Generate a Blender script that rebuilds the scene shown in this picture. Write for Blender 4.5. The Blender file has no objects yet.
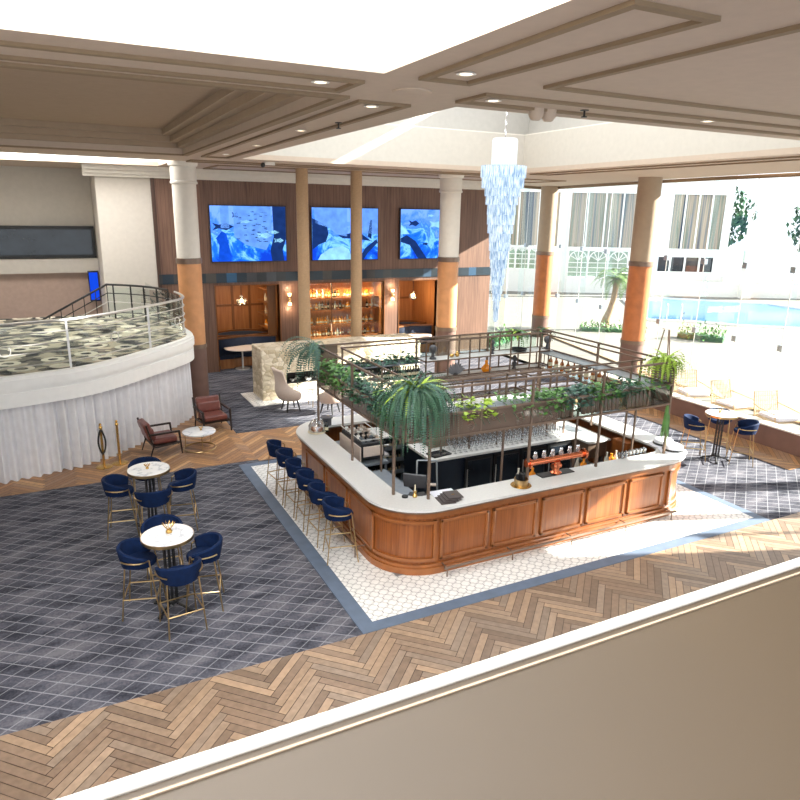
import bpy, math, random
from mathutils import Vector, Matrix
random.seed(7)
C = bpy.context.scene.collection
PI = math.pi
R = math.radians
sin, cos = math.sin, math.cos

# ------------------------------------------------------------------ mesh builder
class MB:
    def __init__(s): s.v=[]; s.f=[]; s.c=[]; s.m=Matrix.Identity(4); s.col=None
    def _p(s, p):
        s.v.append(tuple(s.m @ Vector(p))); return len(s.v)-1
    def face(s, pts):
        s.f.append([s._p(p) for p in pts]); s.c.append(s.col)
    def _f(s, idx):
        s.f.append(idx); s.c.append(s.col)
    def box(s, x0,x1,y0,y1,z0,z1):
        i=[s._p(p) for p in ((x0,y0,z0),(x1,y0,z0),(x1,y1,z0),(x0,y1,z0),(x0,y0,z1),(x1,y0,z1),(x1,y1,z1),(x0,y1,z1))]
        for q in ((0,3,2,1),(4,5,6,7),(0,1,5,4),(1,2,6,5),(2,3,7,6),(3,0,4,7)): s._f([i[k] for k in q])
        return s
    def prism(s, poly, z0, z1, top=True, bottom=True):
        n=len(poly); a=[s._p((x,y,z0)) for x,y in poly]; b=[s._p((x,y,z1)) for x,y in poly]
        if bottom: s._f(a[::-1])
        if top: s._f(b)
        for k in range(n): s._f([a[k],a[(k+1)%n],b[(k+1)%n],b[k]])
        return s
    def cyl(s, p0, p1, r0, r1=None, n=12, caps=True):
        if r1 is None: r1=r0
        p0=Vector(p0); p1=Vector(p1); d=(p1-p0)
        if d.length<1e-6: return s
        d.normalize(); u=d.orthogonal().normalized(); w=d.cross(u)
        a=[s._p(p0+(u*cos(2*PI*k/n)+w*sin(2*PI*k/n))*r0) for k in range(n)]
        b=[s._p(p1+(u*cos(2*PI*k/n)+w*sin(2*PI*k/n))*r1) for k in range(n)]
        for k in range(n): s._f([a[k],a[(k+1)%n],b[(k+1)%n],b[k]])
        if caps: s._f(a[::-1]); s._f(b)
        return s
    def tube(s, pts, r, n=6, closed=False):
        pts=[Vector(p) for p in pts]; N=len(pts); rings=[]
        u=None
        for i in range(N):
            if closed: d=pts[(i+1)%N]-pts[i-1]
            else: d=pts[min(i+1,N-1)]-pts[max(i-1,0)]
            d.normalize()
            if u is None: u=d.orthogonal().normalized()
            else:
                u=(u-d*u.dot(d))
                u = u.normalized() if u.length>1e-5 else d.orthogonal().normalized()
            w=d.cross(u); rr=r[i] if isinstance(r,(list,tuple)) else r
            rings.append([s._p(pts[i]+(u*cos(2*PI*k/n)+w*sin(2*PI*k/n))*rr) for k in range(n)])
        for i in range(N if closed else N-1):
            a=rings[i]; b=rings[(i+1)%N]
            for k in range(n): s._f([a[k],a[(k+1)%n],b[(k+1)%n],b[k]])
        if not closed: s._f(rings[0][::-1]); s._f(rings[-1])
        return s
    def lathe(s, prof, n=24, c=(0,0), cap=True):
        rings=[]
        for r,z in prof:
            rings.append([s._p((c[0]+r*cos(2*PI*k/n), c[1]+r*sin(2*PI*k/n), z)) for k in range(n)])
        for a,b in zip(rings[:-1],rings[1:]):
            for k in range(n): s._f([a[k],a[(k+1)%n],b[(k+1)%n],b[k]])
        if cap: s._f(rings[0][::-1]); s._f(rings[-1])
        return s
    def sphere(s, c, r, n=12, m=8, sc=(1,1,1)):
        rings=[]
        for j in range(m+1):
            t=PI*j/m
            rings.append([s._p((c[0]+sc[0]*r*sin(t)*cos(2*PI*k/n), c[1]+sc[1]*r*sin(t)*sin(2*PI*k/n), c[2]-sc[2]*r*cos(t))) for k in range(n)])
        for a,b in zip(rings[:-1],rings[1:]):
            for k in range(n): s._f([a[k],a[(k+1)%n],b[(k+1)%n],b[k]])
        return s
    def sheet(s, rows):
        idx=[[s._p(p) for p in r] for r in rows]
        for a,b in zip(idx[:-1],idx[1:]):
            for k in range(len(a)-1): s._f([a[k],a[k+1],b[k+1],b[k]])
        return s
    def build(s, name, m, parent=None, smooth=False, bevel=0, solid=0, sub=0, seg=2):
        me=bpy.data.meshes.new(name); me.from_pydata(s.v,[],s.f); me.update()
        if any(c is not None for c in s.c):
            ca=me.color_attributes.new('Col','FLOAT_COLOR','CORNER'); k=0
            for pi,p in enumerate(me.polygons):
                c=s.c[pi] or (1,1,1)
                for _ in p.loop_indices: ca.data[k].color=(c[0],c[1],c[2],1); k+=1
        if m: me.materials.append(m)
        if smooth:
            for p in me.polygons: p.use_smooth=True
            try: me.set_sharp_from_angle(angle=R(40))
            except Exception: pass
        o=bpy.data.objects.new(name,me); C.objects.link(o)
        if parent: o.parent=parent
        if solid:
            q=o.modifiers.new('s','SOLIDIFY'); q.thickness=solid; q.offset=0
        if sub:
            q=o.modifiers.new('u','SUBSURF'); q.levels=sub; q.render_levels=sub
        if bevel:
            q=o.modifiers.new('b','BEVEL'); q.width=bevel; q.segments=seg; q.limit_method='ANGLE'
        return o

def tag(o,label=None,cat=None,group=None,kind=None):
    if label: o['label']=label
    if cat: o['category']=cat
    if group: o['group']=group
    if kind: o['kind']=kind
    return o
def thing(name,label,cat,loc=(0,0,0),rz=0,group=None):
    o=bpy.data.objects.new(name,None); C.objects.link(o); o.location=loc; o.rotation_euler=(0,0,rz)
    o.empty_display_size=.1
    return tag(o,label,cat,group)
def struct(o): o['kind']='structure'; return o
def dup(root,loc=None,rz=None,label=None,group=None,scale=None):
    r=root.copy(); C.objects.link(r)
    for ch in list(root.children):
        c=ch.copy(); C.objects.link(c); c.parent=r
        for g in list(ch.children):
            d=g.copy(); C.objects.link(d); d.parent=c
    if loc is not None: r.location=loc
    if rz is not None: r.rotation_euler=(0,0,rz)
    if label: r['label']=label
    if group: r['group']=group
    if scale: r.scale=scale
    return r

# ------------------------------------------------------------------ materials
def nm(name):
    m=bpy.data.materials.new(name); m.use_nodes=True; nt=m.node_tree
    return m,nt,nt.nodes['Principled BSDF']
def node(nt,t,ins=None,**kw):
    n=nt.nodes.new(t)
    for k,v in kw.items(): setattr(n,k,v)
    for k,v in (ins or {}).items():
        if hasattr(v,'is_linked') or hasattr(v,'links'): nt.links.new(v,n.inputs[k])
        else: n.inputs[k].default_value=v
    return n
def math_(nt,op,a,b=0.0,c=0.0):
    n=nt.nodes.new('ShaderNodeMath'); n.operation=op
    for i,v in enumerate((a,b,c)):
        if hasattr(v,'links'): nt.links.new(v,n.inputs[i])
        else: n.inputs[i].default_value=v
    return n.outputs[0]
def ramp(nt,fac,stops,interp='LINEAR'):
    n=nt.nodes.new('ShaderNodeValToRGB'); nt.links.new(fac,n.inputs[0]); cr=n.color_ramp; cr.interpolation=interp
    while len(cr.elements)<len(stops): cr.elements.new(.5)
    for e,(p,c) in zip(cr.elements,stops): e.position=p; e.color=(*c,1)
    return n.outputs[0]
def sr(h):  # sRGB 0-255 -> linear
    return tuple(((x/255)/12.92 if x/255<=.04045 else ((x/255+.055)/1.055)**2.4) for x in h)
def noisec(nt,scale,detail=3,vec=None,kind='Object'):
    tc=node(nt,'ShaderNodeTexCoord'); mp=node(nt,'ShaderNodeMapping',{'Scale':scale})
    nt.links.new(tc.outputs[kind],mp.inputs[0])
    n=node(nt,'ShaderNodeTexNoise',{'Scale':1.0,'Detail':detail}); nt.links.new(mp.outputs[0],n.inputs['Vector'])
    return n.outputs[0],tc,mp
def bump(nt,b,h,strength=.3,dist=.01):
    n=node(nt,'ShaderNodeBump',{'Strength':strength,'Distance':dist}); nt.links.new(h,n.inputs['Height']); nt.links.new(n.outputs[0],b.inputs['Normal'])
def plain(name,rgb,rough=.5,metal=0,var=.12,scale=8,bmp=0,coat=0,spec=None,emis=None,es=0,sheen=0):
    m,nt,b=nm(name); c=sr(rgb)
    f,_,_=noisec(nt,(scale,)*3)
    col=ramp(nt,f,[(.3,tuple(x*(1-var) for x in c)),(.7,tuple(min(1,x*(1+var)) for x in c))])
    nt.links.new(col,b.inputs['Base Color']); b.inputs['Roughness'].default_value=rough; b.inputs['Metallic'].default_value=metal
    if coat: b.inputs['Coat Weight'].default_value=coat
    if spec is not None: b.inputs['Specular IOR Level'].default_value=spec
    if bmp: bump(nt,b,f,bmp,.01)
    if sheen: b.inputs['Sheen Weight'].default_value=sheen
    if emis: b.inputs['Emission Color'].default_value=(*sr(emis),1); b.inputs['Emission Strength'].default_value=es
    return m
def wood(name,a,bc,rough=.4,scale=(40,40,1.6),groove=0,coat=0,gaxis=0):
    m,nt,b=nm(name); f,tc,mp=noisec(nt,scale,5)
    f2,_,_=noisec(nt,(scale[0]*.12,scale[1]*.12,scale[2]*.4),2)
    mix=math_(nt,'ADD',math_(nt,'MULTIPLY',f,.6),math_(nt,'MULTIPLY',f2,.4))
    col=ramp(nt,mix,[(.32,sr(a)),(.68,sr(bc))])
    if groove:
        sp=node(nt,'ShaderNodeSeparateXYZ'); nt.links.new(tc.outputs['Object'],sp.inputs[0])
        fr=math_(nt,'FRACT',math_(nt,'MULTIPLY',math_(nt,'ADD',sp.outputs[0],sp.outputs[1]) if gaxis==2 else sp.outputs[gaxis],1/groove))
        line=math_(nt,'LESS_THAN',fr,.12)
        mx=node(nt,'ShaderNodeMix',data_type='RGBA',blend_type='MULTIPLY'); nt.links.new(math_(nt,'MULTIPLY',line,.45),mx.inputs[0]); nt.links.new(col,mx.inputs[6]); mx.inputs[7].default_value=(.25,.2,.18,1); col=mx.outputs[2]
    nt.links.new(col,b.inputs['Base Color']); b.inputs['Roughness'].default_value=rough
    if coat: b.inputs['Coat Weight'].default_value=coat
    bump(nt,b,f,.08,.005)
    return m
def glassy(name,tint=(1,1,1),alpha=.12,rough=.02):
    m=bpy.data.materials.new(name); m.use_nodes=True; nt=m.node_tree; nt.nodes.clear()
    o=node(nt,'ShaderNodeOutputMaterial'); t=node(nt,'ShaderNodeBsdfTransparent',{'Color':(*tint,1)}); g=node(nt,'ShaderNodeBsdfGlossy',{'Roughness':rough})
    lw=node(nt,'ShaderNodeLayerWeight',{'Blend':.25}); fac=math_(nt,'ADD',math_(nt,'MULTIPLY',lw.outputs['Fresnel'],.6),alpha)
    mx=node(nt,'ShaderNodeMixShader'); nt.links.new(fac,mx.inputs[0]); nt.links.new(t.outputs[0],mx.inputs[1]); nt.links.new(g.outputs[0],mx.inputs[2]); nt.links.new(mx.outputs[0],o.inputs[0])
    return m

M={}
M['plaster']=plain('plaster',(222,216,206),.8,var=.03)
M['ceil']=plain('ceiling_paint',(190,172,155),.85,var=.03)
M['moulding']=plain('moulding_paint',(138,118,94),.8,var=.03)
M['coffer']=plain('coffer_paint',(166,146,124),.85,var=.03)
M['well']=plain('atrium_well_paint',(196,190,180),.85,var=.03)
M['well2']=plain('atrium_upper_paint',(180,176,170),.85,var=.03)
M['white']=plain('white_paint',(240,238,234),.6,var=.02)
M['wallbeige']=plain('beige_wall',(205,198,188),.85,var=.03)
M['pinkwall']=plain('rose_wall',(190,165,150),.8,var=.05)
M['facade']=plain('facade_paint',(238,236,230),.8,var=.03)
M['walnut']=wood('walnut_panelling',(90,64,52),(132,99,81),.5,(30,30,1.2),groove=.12)
M['walnut_dark']=wood('dark_walnut',(52,34,27),(84,57,44),.45,(30,30,1.2))
M['oak']=wood('amber_oak',(140,88,48),(184,126,76),.4,(14,14,1.0))
M['oak_dark']=wood('amber_oak_batten',(100,60,26),(130,80,38),.4,(14,14,1.0))
M['barwood']=wood('bar_walnut',(112,58,22),(162,94,44),.33,(34,34,1.3),coat=.25)
M['barframe']=wood('bar_walnut_frame',(122,68,30),(162,98,50),.3,(5,5,5),coat=.3)
M['orangecol']=plain('orange_leather_cladding',(178,106,58),.5,var=.12,scale=5)
M['tancol']=plain('tan_leather_cladding',(205,146,98),.5,var=.08,scale=5)
M['browncol']=plain('brown_leather_cladding',(112,84,74),.5,var=.1,scale=4)
M['bronze']=plain('bronze_metal',(120,100,86),.4,metal=.35,var=.1)
M['pole']=plain('ribbed_fabric_wrap',(176,146,112),.7,var=.08,scale=20)
M['brass']=plain('brushed_brass',(188,160,116),.28,metal=.95,var=.05)
M['gold']=plain('polished_gold',(208,168,98),.25,metal=.9,var=.05)
M['chrome']=plain('satin_steel',(214,212,208),.35,metal=.7,var=.05)
M['steel']=plain('dull_steel',(150,158,165),.35,metal=.7,var=.08)
M['copper']=plain('polished_copper',(226,132,92),.22,metal=.95,var=.05)
M['black']=plain('black_metal',(24,24,26),.45,var=.1)
M['darkwood']=plain('ebony_wood',(34,22,18),.4,var=.15)
M['navy']=plain('navy_velvet',(7,29,64),.8,var=.25,scale=14,spec=.2,bmp=.1)
M['navydark']=plain('dark_navy_panel',(12,24,40),.45,var=.2)
M['navyb']=plain('navy_banquette',(16,34,62),.7,var=.2,sheen=.2)
M['leather']=plain('brown_leather',(112,62,54),.35,var=.2,scale=9,bmp=.15)
M['beigefab']=plain('beige_fabric',(206,190,178),.9,var=.05,scale=30)
M['paper']=plain('white_paper',(225,226,235),.7,var=.02)
M['menu']=plain('dark_menu_cover',(60,50,48),.5,var=.1)
M['silver']=plain('polished_silver',(215,215,220),.15,metal=1,var=.03)
M['stonewhite']=plain('white_counter_stone',(206,205,203),.35,var=.04,scale=30)
M['greycer']=plain('charcoal_ceramic',(78,78,82),.5,var=.15)
M['orangeglass']=plain('amber_glass',(214,130,30),.15,var=.15,emis=(214,130,30),es=.15)  # weak glow put into the glass material, no lamp inside
M['amber']=plain('amber_spirit_glass',(170,92,24),.12,var=.3,scale=20)
M['greenb']=plain('dark_bottle_glass',(34,40,30),.12,var=.3)
M['clearb']=plain('pale_bottle_glass',(210,205,190),.1,var=.1)
M['label']=plain('cream_label',(228,216,184),.7,var=.05)
M['trunk']=plain('palm_bark',(150,122,92),.9,var=.3,scale=14,bmp=.4)
M['leafd']=plain('dark_green_leaf',(52,92,66),.5,var=.35,scale=3)
M['leafb']=plain('bluish_green_leaf',(70,106,92),.55,var=.3,scale=3)
M['leafl']=plain('lime_green_leaf',(150,180,60),.5,var=.25,scale=3)
M['leafm']=plain('mid_green_leaf',(92,138,70),.5,var=.35,scale=4)
M['soil']=plain('dark_soil',(50,40,32),.9)
M['tarmac']=plain('pale_paving',(118,115,108),.8,var=.05,scale=2)
M['rattan']=plain('pale_rattan',(205,178,140),.6,var=.1,scale=20)
M['screenframe']=plain('screen_bezel',(30,34,50),.4)
M['glass']=glassy('window_glass',(.95,.985,.97),.03)
M['railglass']=glassy('railing_glass',(.86,.94,.92),.06)
M['cglass']=glassy('clear_glassware',(.9,.92,.94),.3,.12)
M['bulb']=plain('warm_bulb',(255,214,150),.3,emis=(255,206,140),es=9)
M['lampw']=plain('downlight_lens',(255,240,215),.3,emis=(255,230,190),es=2.2)
M['ledlamp']=plain('shelf_light',(255,190,110),.3,emis=(255,180,100),es=4)
# chandelier crystal
def crystal():
    m=bpy.data.materials.new('cut_crystal'); m.use_nodes=True; nt=m.node_tree; nt.nodes.clear()
    o=node(nt,'ShaderNodeOutputMaterial'); t=node(nt,'ShaderNodeBsdfTransparent',{'Color':(.93,.97,1,1)})
    f,_,_=noisec(nt,(34,34,5),2)
    col=ramp(nt,f,[(.36,sr((126,156,186))),(.6,sr((236,245,252)))])  # white highlights and darker streaks painted into the crystal colour
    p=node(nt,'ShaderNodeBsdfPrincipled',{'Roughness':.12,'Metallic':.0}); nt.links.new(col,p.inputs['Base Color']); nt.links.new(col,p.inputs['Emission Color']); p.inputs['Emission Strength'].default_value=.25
    mx=node(nt,'ShaderNodeMixShader',{0:.62}); nt.links.new(t.outputs[0],mx.inputs[1]); nt.links.new(p.outputs[0],mx.inputs[2]); nt.links.new(mx.outputs[0],o.inputs[0])
    return m
M['crystal']=crystal()
M['frost']=plain('frosted_crystal_drum',(225,232,240),.4,var=.06,scale=30)
# bronze mesh (half see-through)
def meshmat():
    m=bpy.data.materials.new('bronze_mesh'); m.use_nodes=True; nt=m.node_tree; nt.nodes.clear()
    o=node(nt,'ShaderNodeOutputMaterial'); t=node(nt,'ShaderNodeBsdfTransparent'); p=node(nt,'ShaderNodeBsdfPrincipled',{'Base Color':(*sr((110,92,80)),1),'Roughness':.5,'Metallic':.3})
    f,tc,_=noisec(nt,(3,3,3),2)
    mx=node(nt,'ShaderNodeMixShader'); nt.links.new(math_(nt,'ADD',math_(nt,'MULTIPLY',f,.2),.62),mx.inputs[0]); nt.links.new(t.outputs[0],mx.inputs[1]); nt.links.new(p.outputs[0],mx.inputs[2]); nt.links.new(mx.outputs[0],o.inputs[0])
    return m
M['mesh']=meshmat()
# marble
def marble():
    m,nt,b=nm('white_marble'); f,_,_=noisec(nt,(3,3,3),6)
    v=math_(nt,'ABSOLUTE',math_(nt,'SUBTRACT',f,.5))
    nt.links.new(ramp(nt,v,[(0,sr((185,188,196))),(.025,sr((226,226,228))),(.2,sr((238,237,235)))]),b.inputs['Base Color']); b.inputs['Roughness'].default_value=.2
    return m
M['marble']=marble()
# curtain
M['curtain']=plain('pale_grey_curtain',(226,224,226),.9,var=.05,scale=6)
# carpet with diamond lattice
def carpet():
    m,nt,b=nm('lattice_carpet'); tc=node(nt,'ShaderNodeTexCoord'); sp=node(nt,'ShaderNodeSeparateXYZ'); nt.links.new(tc.outputs['Object'],sp.inputs[0])
    x=math_(nt,'MULTIPLY',sp.outputs[0],1/.16); y=math_(nt,'MULTIPLY',sp.outputs[1],1/.118)
    a=math_(nt,'MULTIPLY',math_(nt,'ADD',x,y),.5); c=math_(nt,'MULTIPLY',math_(nt,'SUBTRACT',x,y),.5)
    la=math_(nt,'LESS_THAN',math_(nt,'FRACT',a),.075); lb=math_(nt,'LESS_THAN',math_(nt,'FRACT',c),.075)
    line=math_(nt,'MAXIMUM',la,math_(nt,'MULTIPLY',lb,.75))
    f,_,_=noisec(nt,(1.6,3.8,1),5); f2,_,_=noisec(nt,(30,30,30),3)
    base=ramp(nt,math_(nt,'ADD',math_(nt,'MULTIPLY',f,.75),math_(nt,'MULTIPLY',f2,.25)),[(.36,sr((48,49,57))),(.5,sr((80,80,89))),(.64,sr((110,108,114)))])
    mx=node(nt,'ShaderNodeMix',data_type='RGBA'); nt.links.new(math_(nt,'MULTIPLY',line,.55),mx.inputs[0]); nt.links.new(base,mx.inputs[6]); mx.inputs[7].default_value=(*sr((165,165,170)),1)
    nt.links.new(mx.outputs[2],b.inputs['Base Color']); b.inputs['Roughness'].default_value=.95; b.inputs['Specular IOR Level'].default_value=.1
    return m
M['carpet']=carpet()
def mezzcarpet():
    m,nt,b=nm('blotch_carpet'); f,tc,mp=noisec(nt,(2.4,2.4,2.4),1.5)
    v=node(nt,'ShaderNodeTexVoronoi',{'Scale':1.3},feature='F1'); nt.links.new(tc.outputs['Object'],v.inputs['Vector'])
    ring=math_(nt,'LESS_THAN',math_(nt,'ABSOLUTE',math_(nt,'SUBTRACT',v.outputs['Distance'],.28)),.07)
    fb=math_(nt,'GREATER_THAN',f,.53)
    base=ramp(nt,fb,[(0,sr((96,92,80))),(1,sr((170,160,138)))],'CONSTANT')
    base2=ramp(nt,math_(nt,'GREATER_THAN',f,.42),[(0,sr((60,64,66))),(1,(1,1,1))],'CONSTANT')
    mu=node(nt,'ShaderNodeMix',data_type='RGBA',blend_type='MULTIPLY'); mu.inputs[0].default_value=1; nt.links.new(base,mu.inputs[6]); nt.links.new(base2,mu.inputs[7])
    mx=node(nt,'ShaderNodeMix',data_type='RGBA'); nt.links.new(ring,mx.inputs[0]); nt.links.new(mu.outputs[2],mx.inputs[6]); mx.inputs[7].default_value=(*sr((214,205,184)),1)
    nt.links.new(mx.outputs[2],b.inputs['Base Color']); b.inputs['Roughness'].default_value=.9
    return m
M['mezz']=mezzcarpet()
# patterned tiles
def tiles():
    m,nt,b=nm('patterned_tiles'); tc=node(nt,'ShaderNodeTexCoord'); sp=node(nt,'ShaderNodeSeparateXYZ'); nt.links.new(tc.outputs['Object'],sp.inputs[0])
    s=1/.15
    u=math_(nt,'SUBTRACT',math_(nt,'FRACT',math_(nt,'MULTIPLY',sp.outputs[0],s)),.5); v=math_(nt,'SUBTRACT',math_(nt,'FRACT',math_(nt,'MULTIPLY',sp.outputs[1],s)),.5)
    au=math_(nt,'ABSOLUTE',u); av=math_(nt,'ABSOLUTE',v)
    d=math_(nt,'ADD',au,av)
    l1=math_(nt,'LESS_THAN',math_(nt,'ABSOLUTE',math_(nt,'SUBTRACT',d,.5)),.035)
    r=math_(nt,'SQRT',math_(nt,'ADD',math_(nt,'MULTIPLY',u,u),math_(nt,'MULTIPLY',v,v)))
    ring=math_(nt,'LESS_THAN',math_(nt,'ABSOLUTE',math_(nt,'SUBTRACT',r,.27)),.028)
    ax=math_(nt,'LESS_THAN',math_(nt,'MINIMUM',au,av),.03)
    outer=math_(nt,'GREATER_THAN',r,.3)
    dash=math_(nt,'MULTIPLY',math_(nt,'MULTIPLY',ax,outer),1)
    f,_,_=noisec(nt,(6,6,6),2)
    base=ramp(nt,f,[(.3,sr((226,224,220))),(.7,sr((240,238,234)))])
    mx=node(nt,'ShaderNodeMix',data_type='RGBA'); nt.links.new(math_(nt,'MULTIPLY',math_(nt,'MAXIMUM',ring,math_(nt,'MULTIPLY',l1,.6)),.55),mx.inputs[0]); nt.links.new(base,mx.inputs[6]); mx.inputs[7].default_value=(*sr((110,105,105)),1)
    m2=node(nt,'ShaderNodeMix',data_type='RGBA'); nt.links.new(math_(nt,'MULTIPLY',dash,.8),m2.inputs[0]); nt.links.new(mx.outputs[2],m2.inputs[6]); m2.inputs[7].default_value=(*sr((62,58,62)),1)
    nt.links.new(m2.outputs[2],b.inputs['Base Color']); b.inputs['Roughness'].default_value=.4
    return m
M['tiles']=tiles()
M['border']=plain('slate_blue_border',(92,106,126),.6,var=.1,scale=5)
# planks (per-face colour attribute)
def planks():
    m,nt,b=nm('herringbone_planks'); a=node(nt,'ShaderNodeVertexColor',layer_name='Col'); f,_,_=noisec(nt,(12,12,12),5)
    mx=node(nt,'ShaderNodeMix',data_type='RGBA',blend_type='MULTIPLY'); mx.inputs[0].default_value=.5; nt.links.new(a.outputs[0],mx.inputs[6]); nt.links.new(ramp(nt,f,[(.3,(.55,.55,.55)),(.7,(1,1,1))]),mx.inputs[7])
    nt.links.new(mx.outputs[2],b.inputs['Base Color']); b.inputs['Roughness'].default_value=.42
    return m
M['planks']=planks()
# stone
def stone():
    m,nt,b=nm('rough_sandstone'); tc=node(nt,'ShaderNodeTexCoord'); mp=node(nt,'ShaderNodeMapping',{'Scale':(1,1,1.5)}); nt.links.new(tc.outputs['Object'],mp.inputs[0])
    v=node(nt,'ShaderNodeTexVoronoi',{'Scale':5.2,'Randomness':.9},feature='DISTANCE_TO_EDGE'); nt.links.new(mp.outputs[0],v.inputs['Vector'])
    vc=node(nt,'ShaderNodeTexVoronoi',{'Scale':5.2,'Randomness':.9},feature='F1'); nt.links.new(mp.outputs[0],vc.inputs['Vector'])
    bw=node(nt,'ShaderNodeRGBToBW'); nt.links.new(vc.outputs['Color'],bw.inputs[0])
    base=ramp(nt,bw.outputs[0],[(.2,sr((196,180,150))),(.8,sr((232,220,198)))])
    e=ramp(nt,v.outputs['Distance'],[(0,(.68,.62,.54)),(.05,(1,1,1))])
    mx=node(nt,'ShaderNodeMix',data_type='RGBA',blend_type='MULTIPLY'); mx.inputs[0].default_value=1; nt.links.new(base,mx.inputs[6]); nt.links.new(e,mx.inputs[7])
    nt.links.new(mx.outputs[2],b.inputs['Base Color']); b.inputs['Roughness'].default_value=.9
    bump(nt,b,v.outputs['Distance'],.8,.06)
    return m
M['stone']=stone()
def tileband():
    m,nt,b=nm('dark_iridescent_tiles'); tc=node(nt,'ShaderNodeTexCoord'); mp=node(nt,'ShaderNodeMapping',{'Scale':(3,1,1)}); nt.links.new(tc.outputs['Object'],mp.inputs[0])
    sp=node(nt,'ShaderNodeSeparateXYZ'); nt.links.new(mp.outputs[0],sp.inputs[0]); w=node(nt,'ShaderNodeTexWhiteNoise',noise_dimensions='1D'); nt.links.new(math_(nt,'FLOOR',sp.outputs[0]),w.inputs['W'])
    nt.links.new(ramp(nt,w.outputs['Value'],[(0,sr((44,48,50))),(.5,sr((34,50,62))),(.8,sr((70,66,60))),(1,sr((30,90,130)))]),b.inputs['Base Color']); b.inputs['Roughness'].default_value=.25
    return m
M['band']=tileband()
def screenmat(seed,dark=.4):
    m=bpy.data.materials.new('aquarium_picture'); m.use_nodes=True; nt=m.node_tree; nt.nodes.clear()
    o=node(nt,'ShaderNodeOutputMaterial'); e=node(nt,'ShaderNodeEmission',{'Strength':1.15})
    tc=node(nt,'ShaderNodeTexCoord'); mp=node(nt,'ShaderNodeMapping',{'Scale':(1.2,1.2,1.2),'Location':(seed*7.3,0,seed*3.1)}); nt.links.new(tc.outputs['Object'],mp.inputs[0])
    n=node(nt,'ShaderNodeTexNoise',{'Scale':1.0,'Detail':6,'Distortion':1.1,'Roughness':.65}); nt.links.new(mp.outputs[0],n.inputs['Vector'])
    sp=node(nt,'ShaderNodeSeparateXYZ'); nt.links.new(tc.outputs['Object'],sp.inputs[0])
    h=math_(nt,'MULTIPLY',math_(nt,'SUBTRACT',sp.outputs[2],4.4),.22)
    fac=math_(nt,'ADD',n.outputs[0],h)
    col=ramp(nt,fac,[(.3,sr((16,60,190))),(.42,sr((30,110,235))),(.5,sr((120,190,250))),(.56,sr((50,115,235))),(.7,sr((110,155,245)))])
    nt.links.new(col,e.inputs[0]); nt.links.new(e.outputs[0],o.inputs[0])
    return m
M['pooltile']=plain('pool_water',(36,104,156),.1,var=.12,scale=1.5)
M['blindwin']=None
def curtainwin():
    m,nt,b=nm('curtained_pane'); tc=node(nt,'ShaderNodeTexCoord'); mp=node(nt,'ShaderNodeMapping',{'Scale':(3.2,.05,.05)}); nt.links.new(tc.outputs['Object'],mp.inputs[0])
    n=node(nt,'ShaderNodeTexNoise',{'Scale':1.0,'Detail':4}); nt.links.new(mp.outputs[0],n.inputs['Vector'])
    nt.links.new(ramp(nt,n.outputs[0],[(.34,sr((26,44,76))),(.42,sr((96,108,112))),(.5,sr((176,156,136))),(.56,sr((110,122,108))),(.64,sr((190,172,152)))]),b.inputs['Base Color']); b.inputs['Roughness'].default_value=.3
    return m
M['winpane']=curtainwin()
M['darkpane']=plain('dark_pane',(30,36,44),.1,var=.4,scale=2)

# ------------------------------------------------------------------ floors
def clip(poly,x0,x1,y0,y1):
    def cut(P,ax,val,sgn):
        out=[]
        for i in range(len(P)):
            a=P[i]; b=P[(i+1)%len(P)]; da=sgn*(a[ax]-val); db=sgn*(b[ax]-val)
            if da>=0: out.append(a)
            if (da>=0)!=(db>=0):
                t=da/(da-db); out.append((a[0]+(b[0]-a[0])*t,a[1]+(b[1]-a[1])*t))
        return out
    for ax,val,s in ((0,x0,1),(0,x1,-1),(1,y0,1),(1,y1,-1)):
        poly=cut(poly,ax,val,s)
        if len(poly)<3: return None
    return poly
def herring(mb,x0,x1,y0,y1,L,W,pal,z=.001):
    # zig-zag running along X: planks at +-45 degrees
    rnd=random.Random(int(x0*10+y0*7)); g=.004
    k=int(round(L/W)); c=cos(PI/4)
    cx,cy=(x0+x1)/2,(y0+y1)/2; span=max(x1-x0,y1-y0)*1.5; N=int(span/W)+4
    def tr(p): return ((p[0]-p[1])*c+cx,(p[0]+p[1])*c+cy)
    for j in range(-N,N):
        for i0 in range(-N//(2*k)-2,N//(2*k)+3):
            bx=(j+i0*2*k)*W; by=j*W
            for q in (((bx,by),(bx+k*W,by+W)), ((bx+k*W,by+W-k*W),(bx+k*W+W,by+W))):
                (ax,ay),(ex,ey)=q
                P=[tr(p) for p in ((ax+g,ay+g),(ex-g,ay+g),(ex-g,ey-g),(ax+g,ey-g))]
                P=clip(P,x0,x1,y0,y1)
                if P:
                    t=rnd.random(); a=rnd.choice(pal); f=.86+.24*t
                    mb.col=tuple(min(1,v*f) for v in a); mb.face([(p[0],p[1],z) for p in P])
    mb.col=None
XL,XR=-7,24
f=MB(); f.face([(XL,-3,0),(15.4,-3,0),(15.4,24.6,0),(XL,24.6,0)]); struct(f.build('floor',M['carpet']))
p1=[sr((140,116,96)),sr((156,132,110)),sr((128,106,88)),sr((146,126,108)),sr((168,140,114))]
f=MB(); f.col=sr((70,50,38)); f.face([(XL,4.2,.004),(15.0,4.2,.004),(15.0,7.0,.004),(XL,7.0,.004)]); f.col=None
herring(f,XL,15.0,4.2,7.0,.8,.1,p1,.008); struct(f.build('floor_herringbone_front',M['planks']))
p2=[sr((190,142,96)),sr((170,126,86)),sr((206,162,116)),sr((156,116,84)),sr((168,132,104))]
f=MB()
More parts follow.
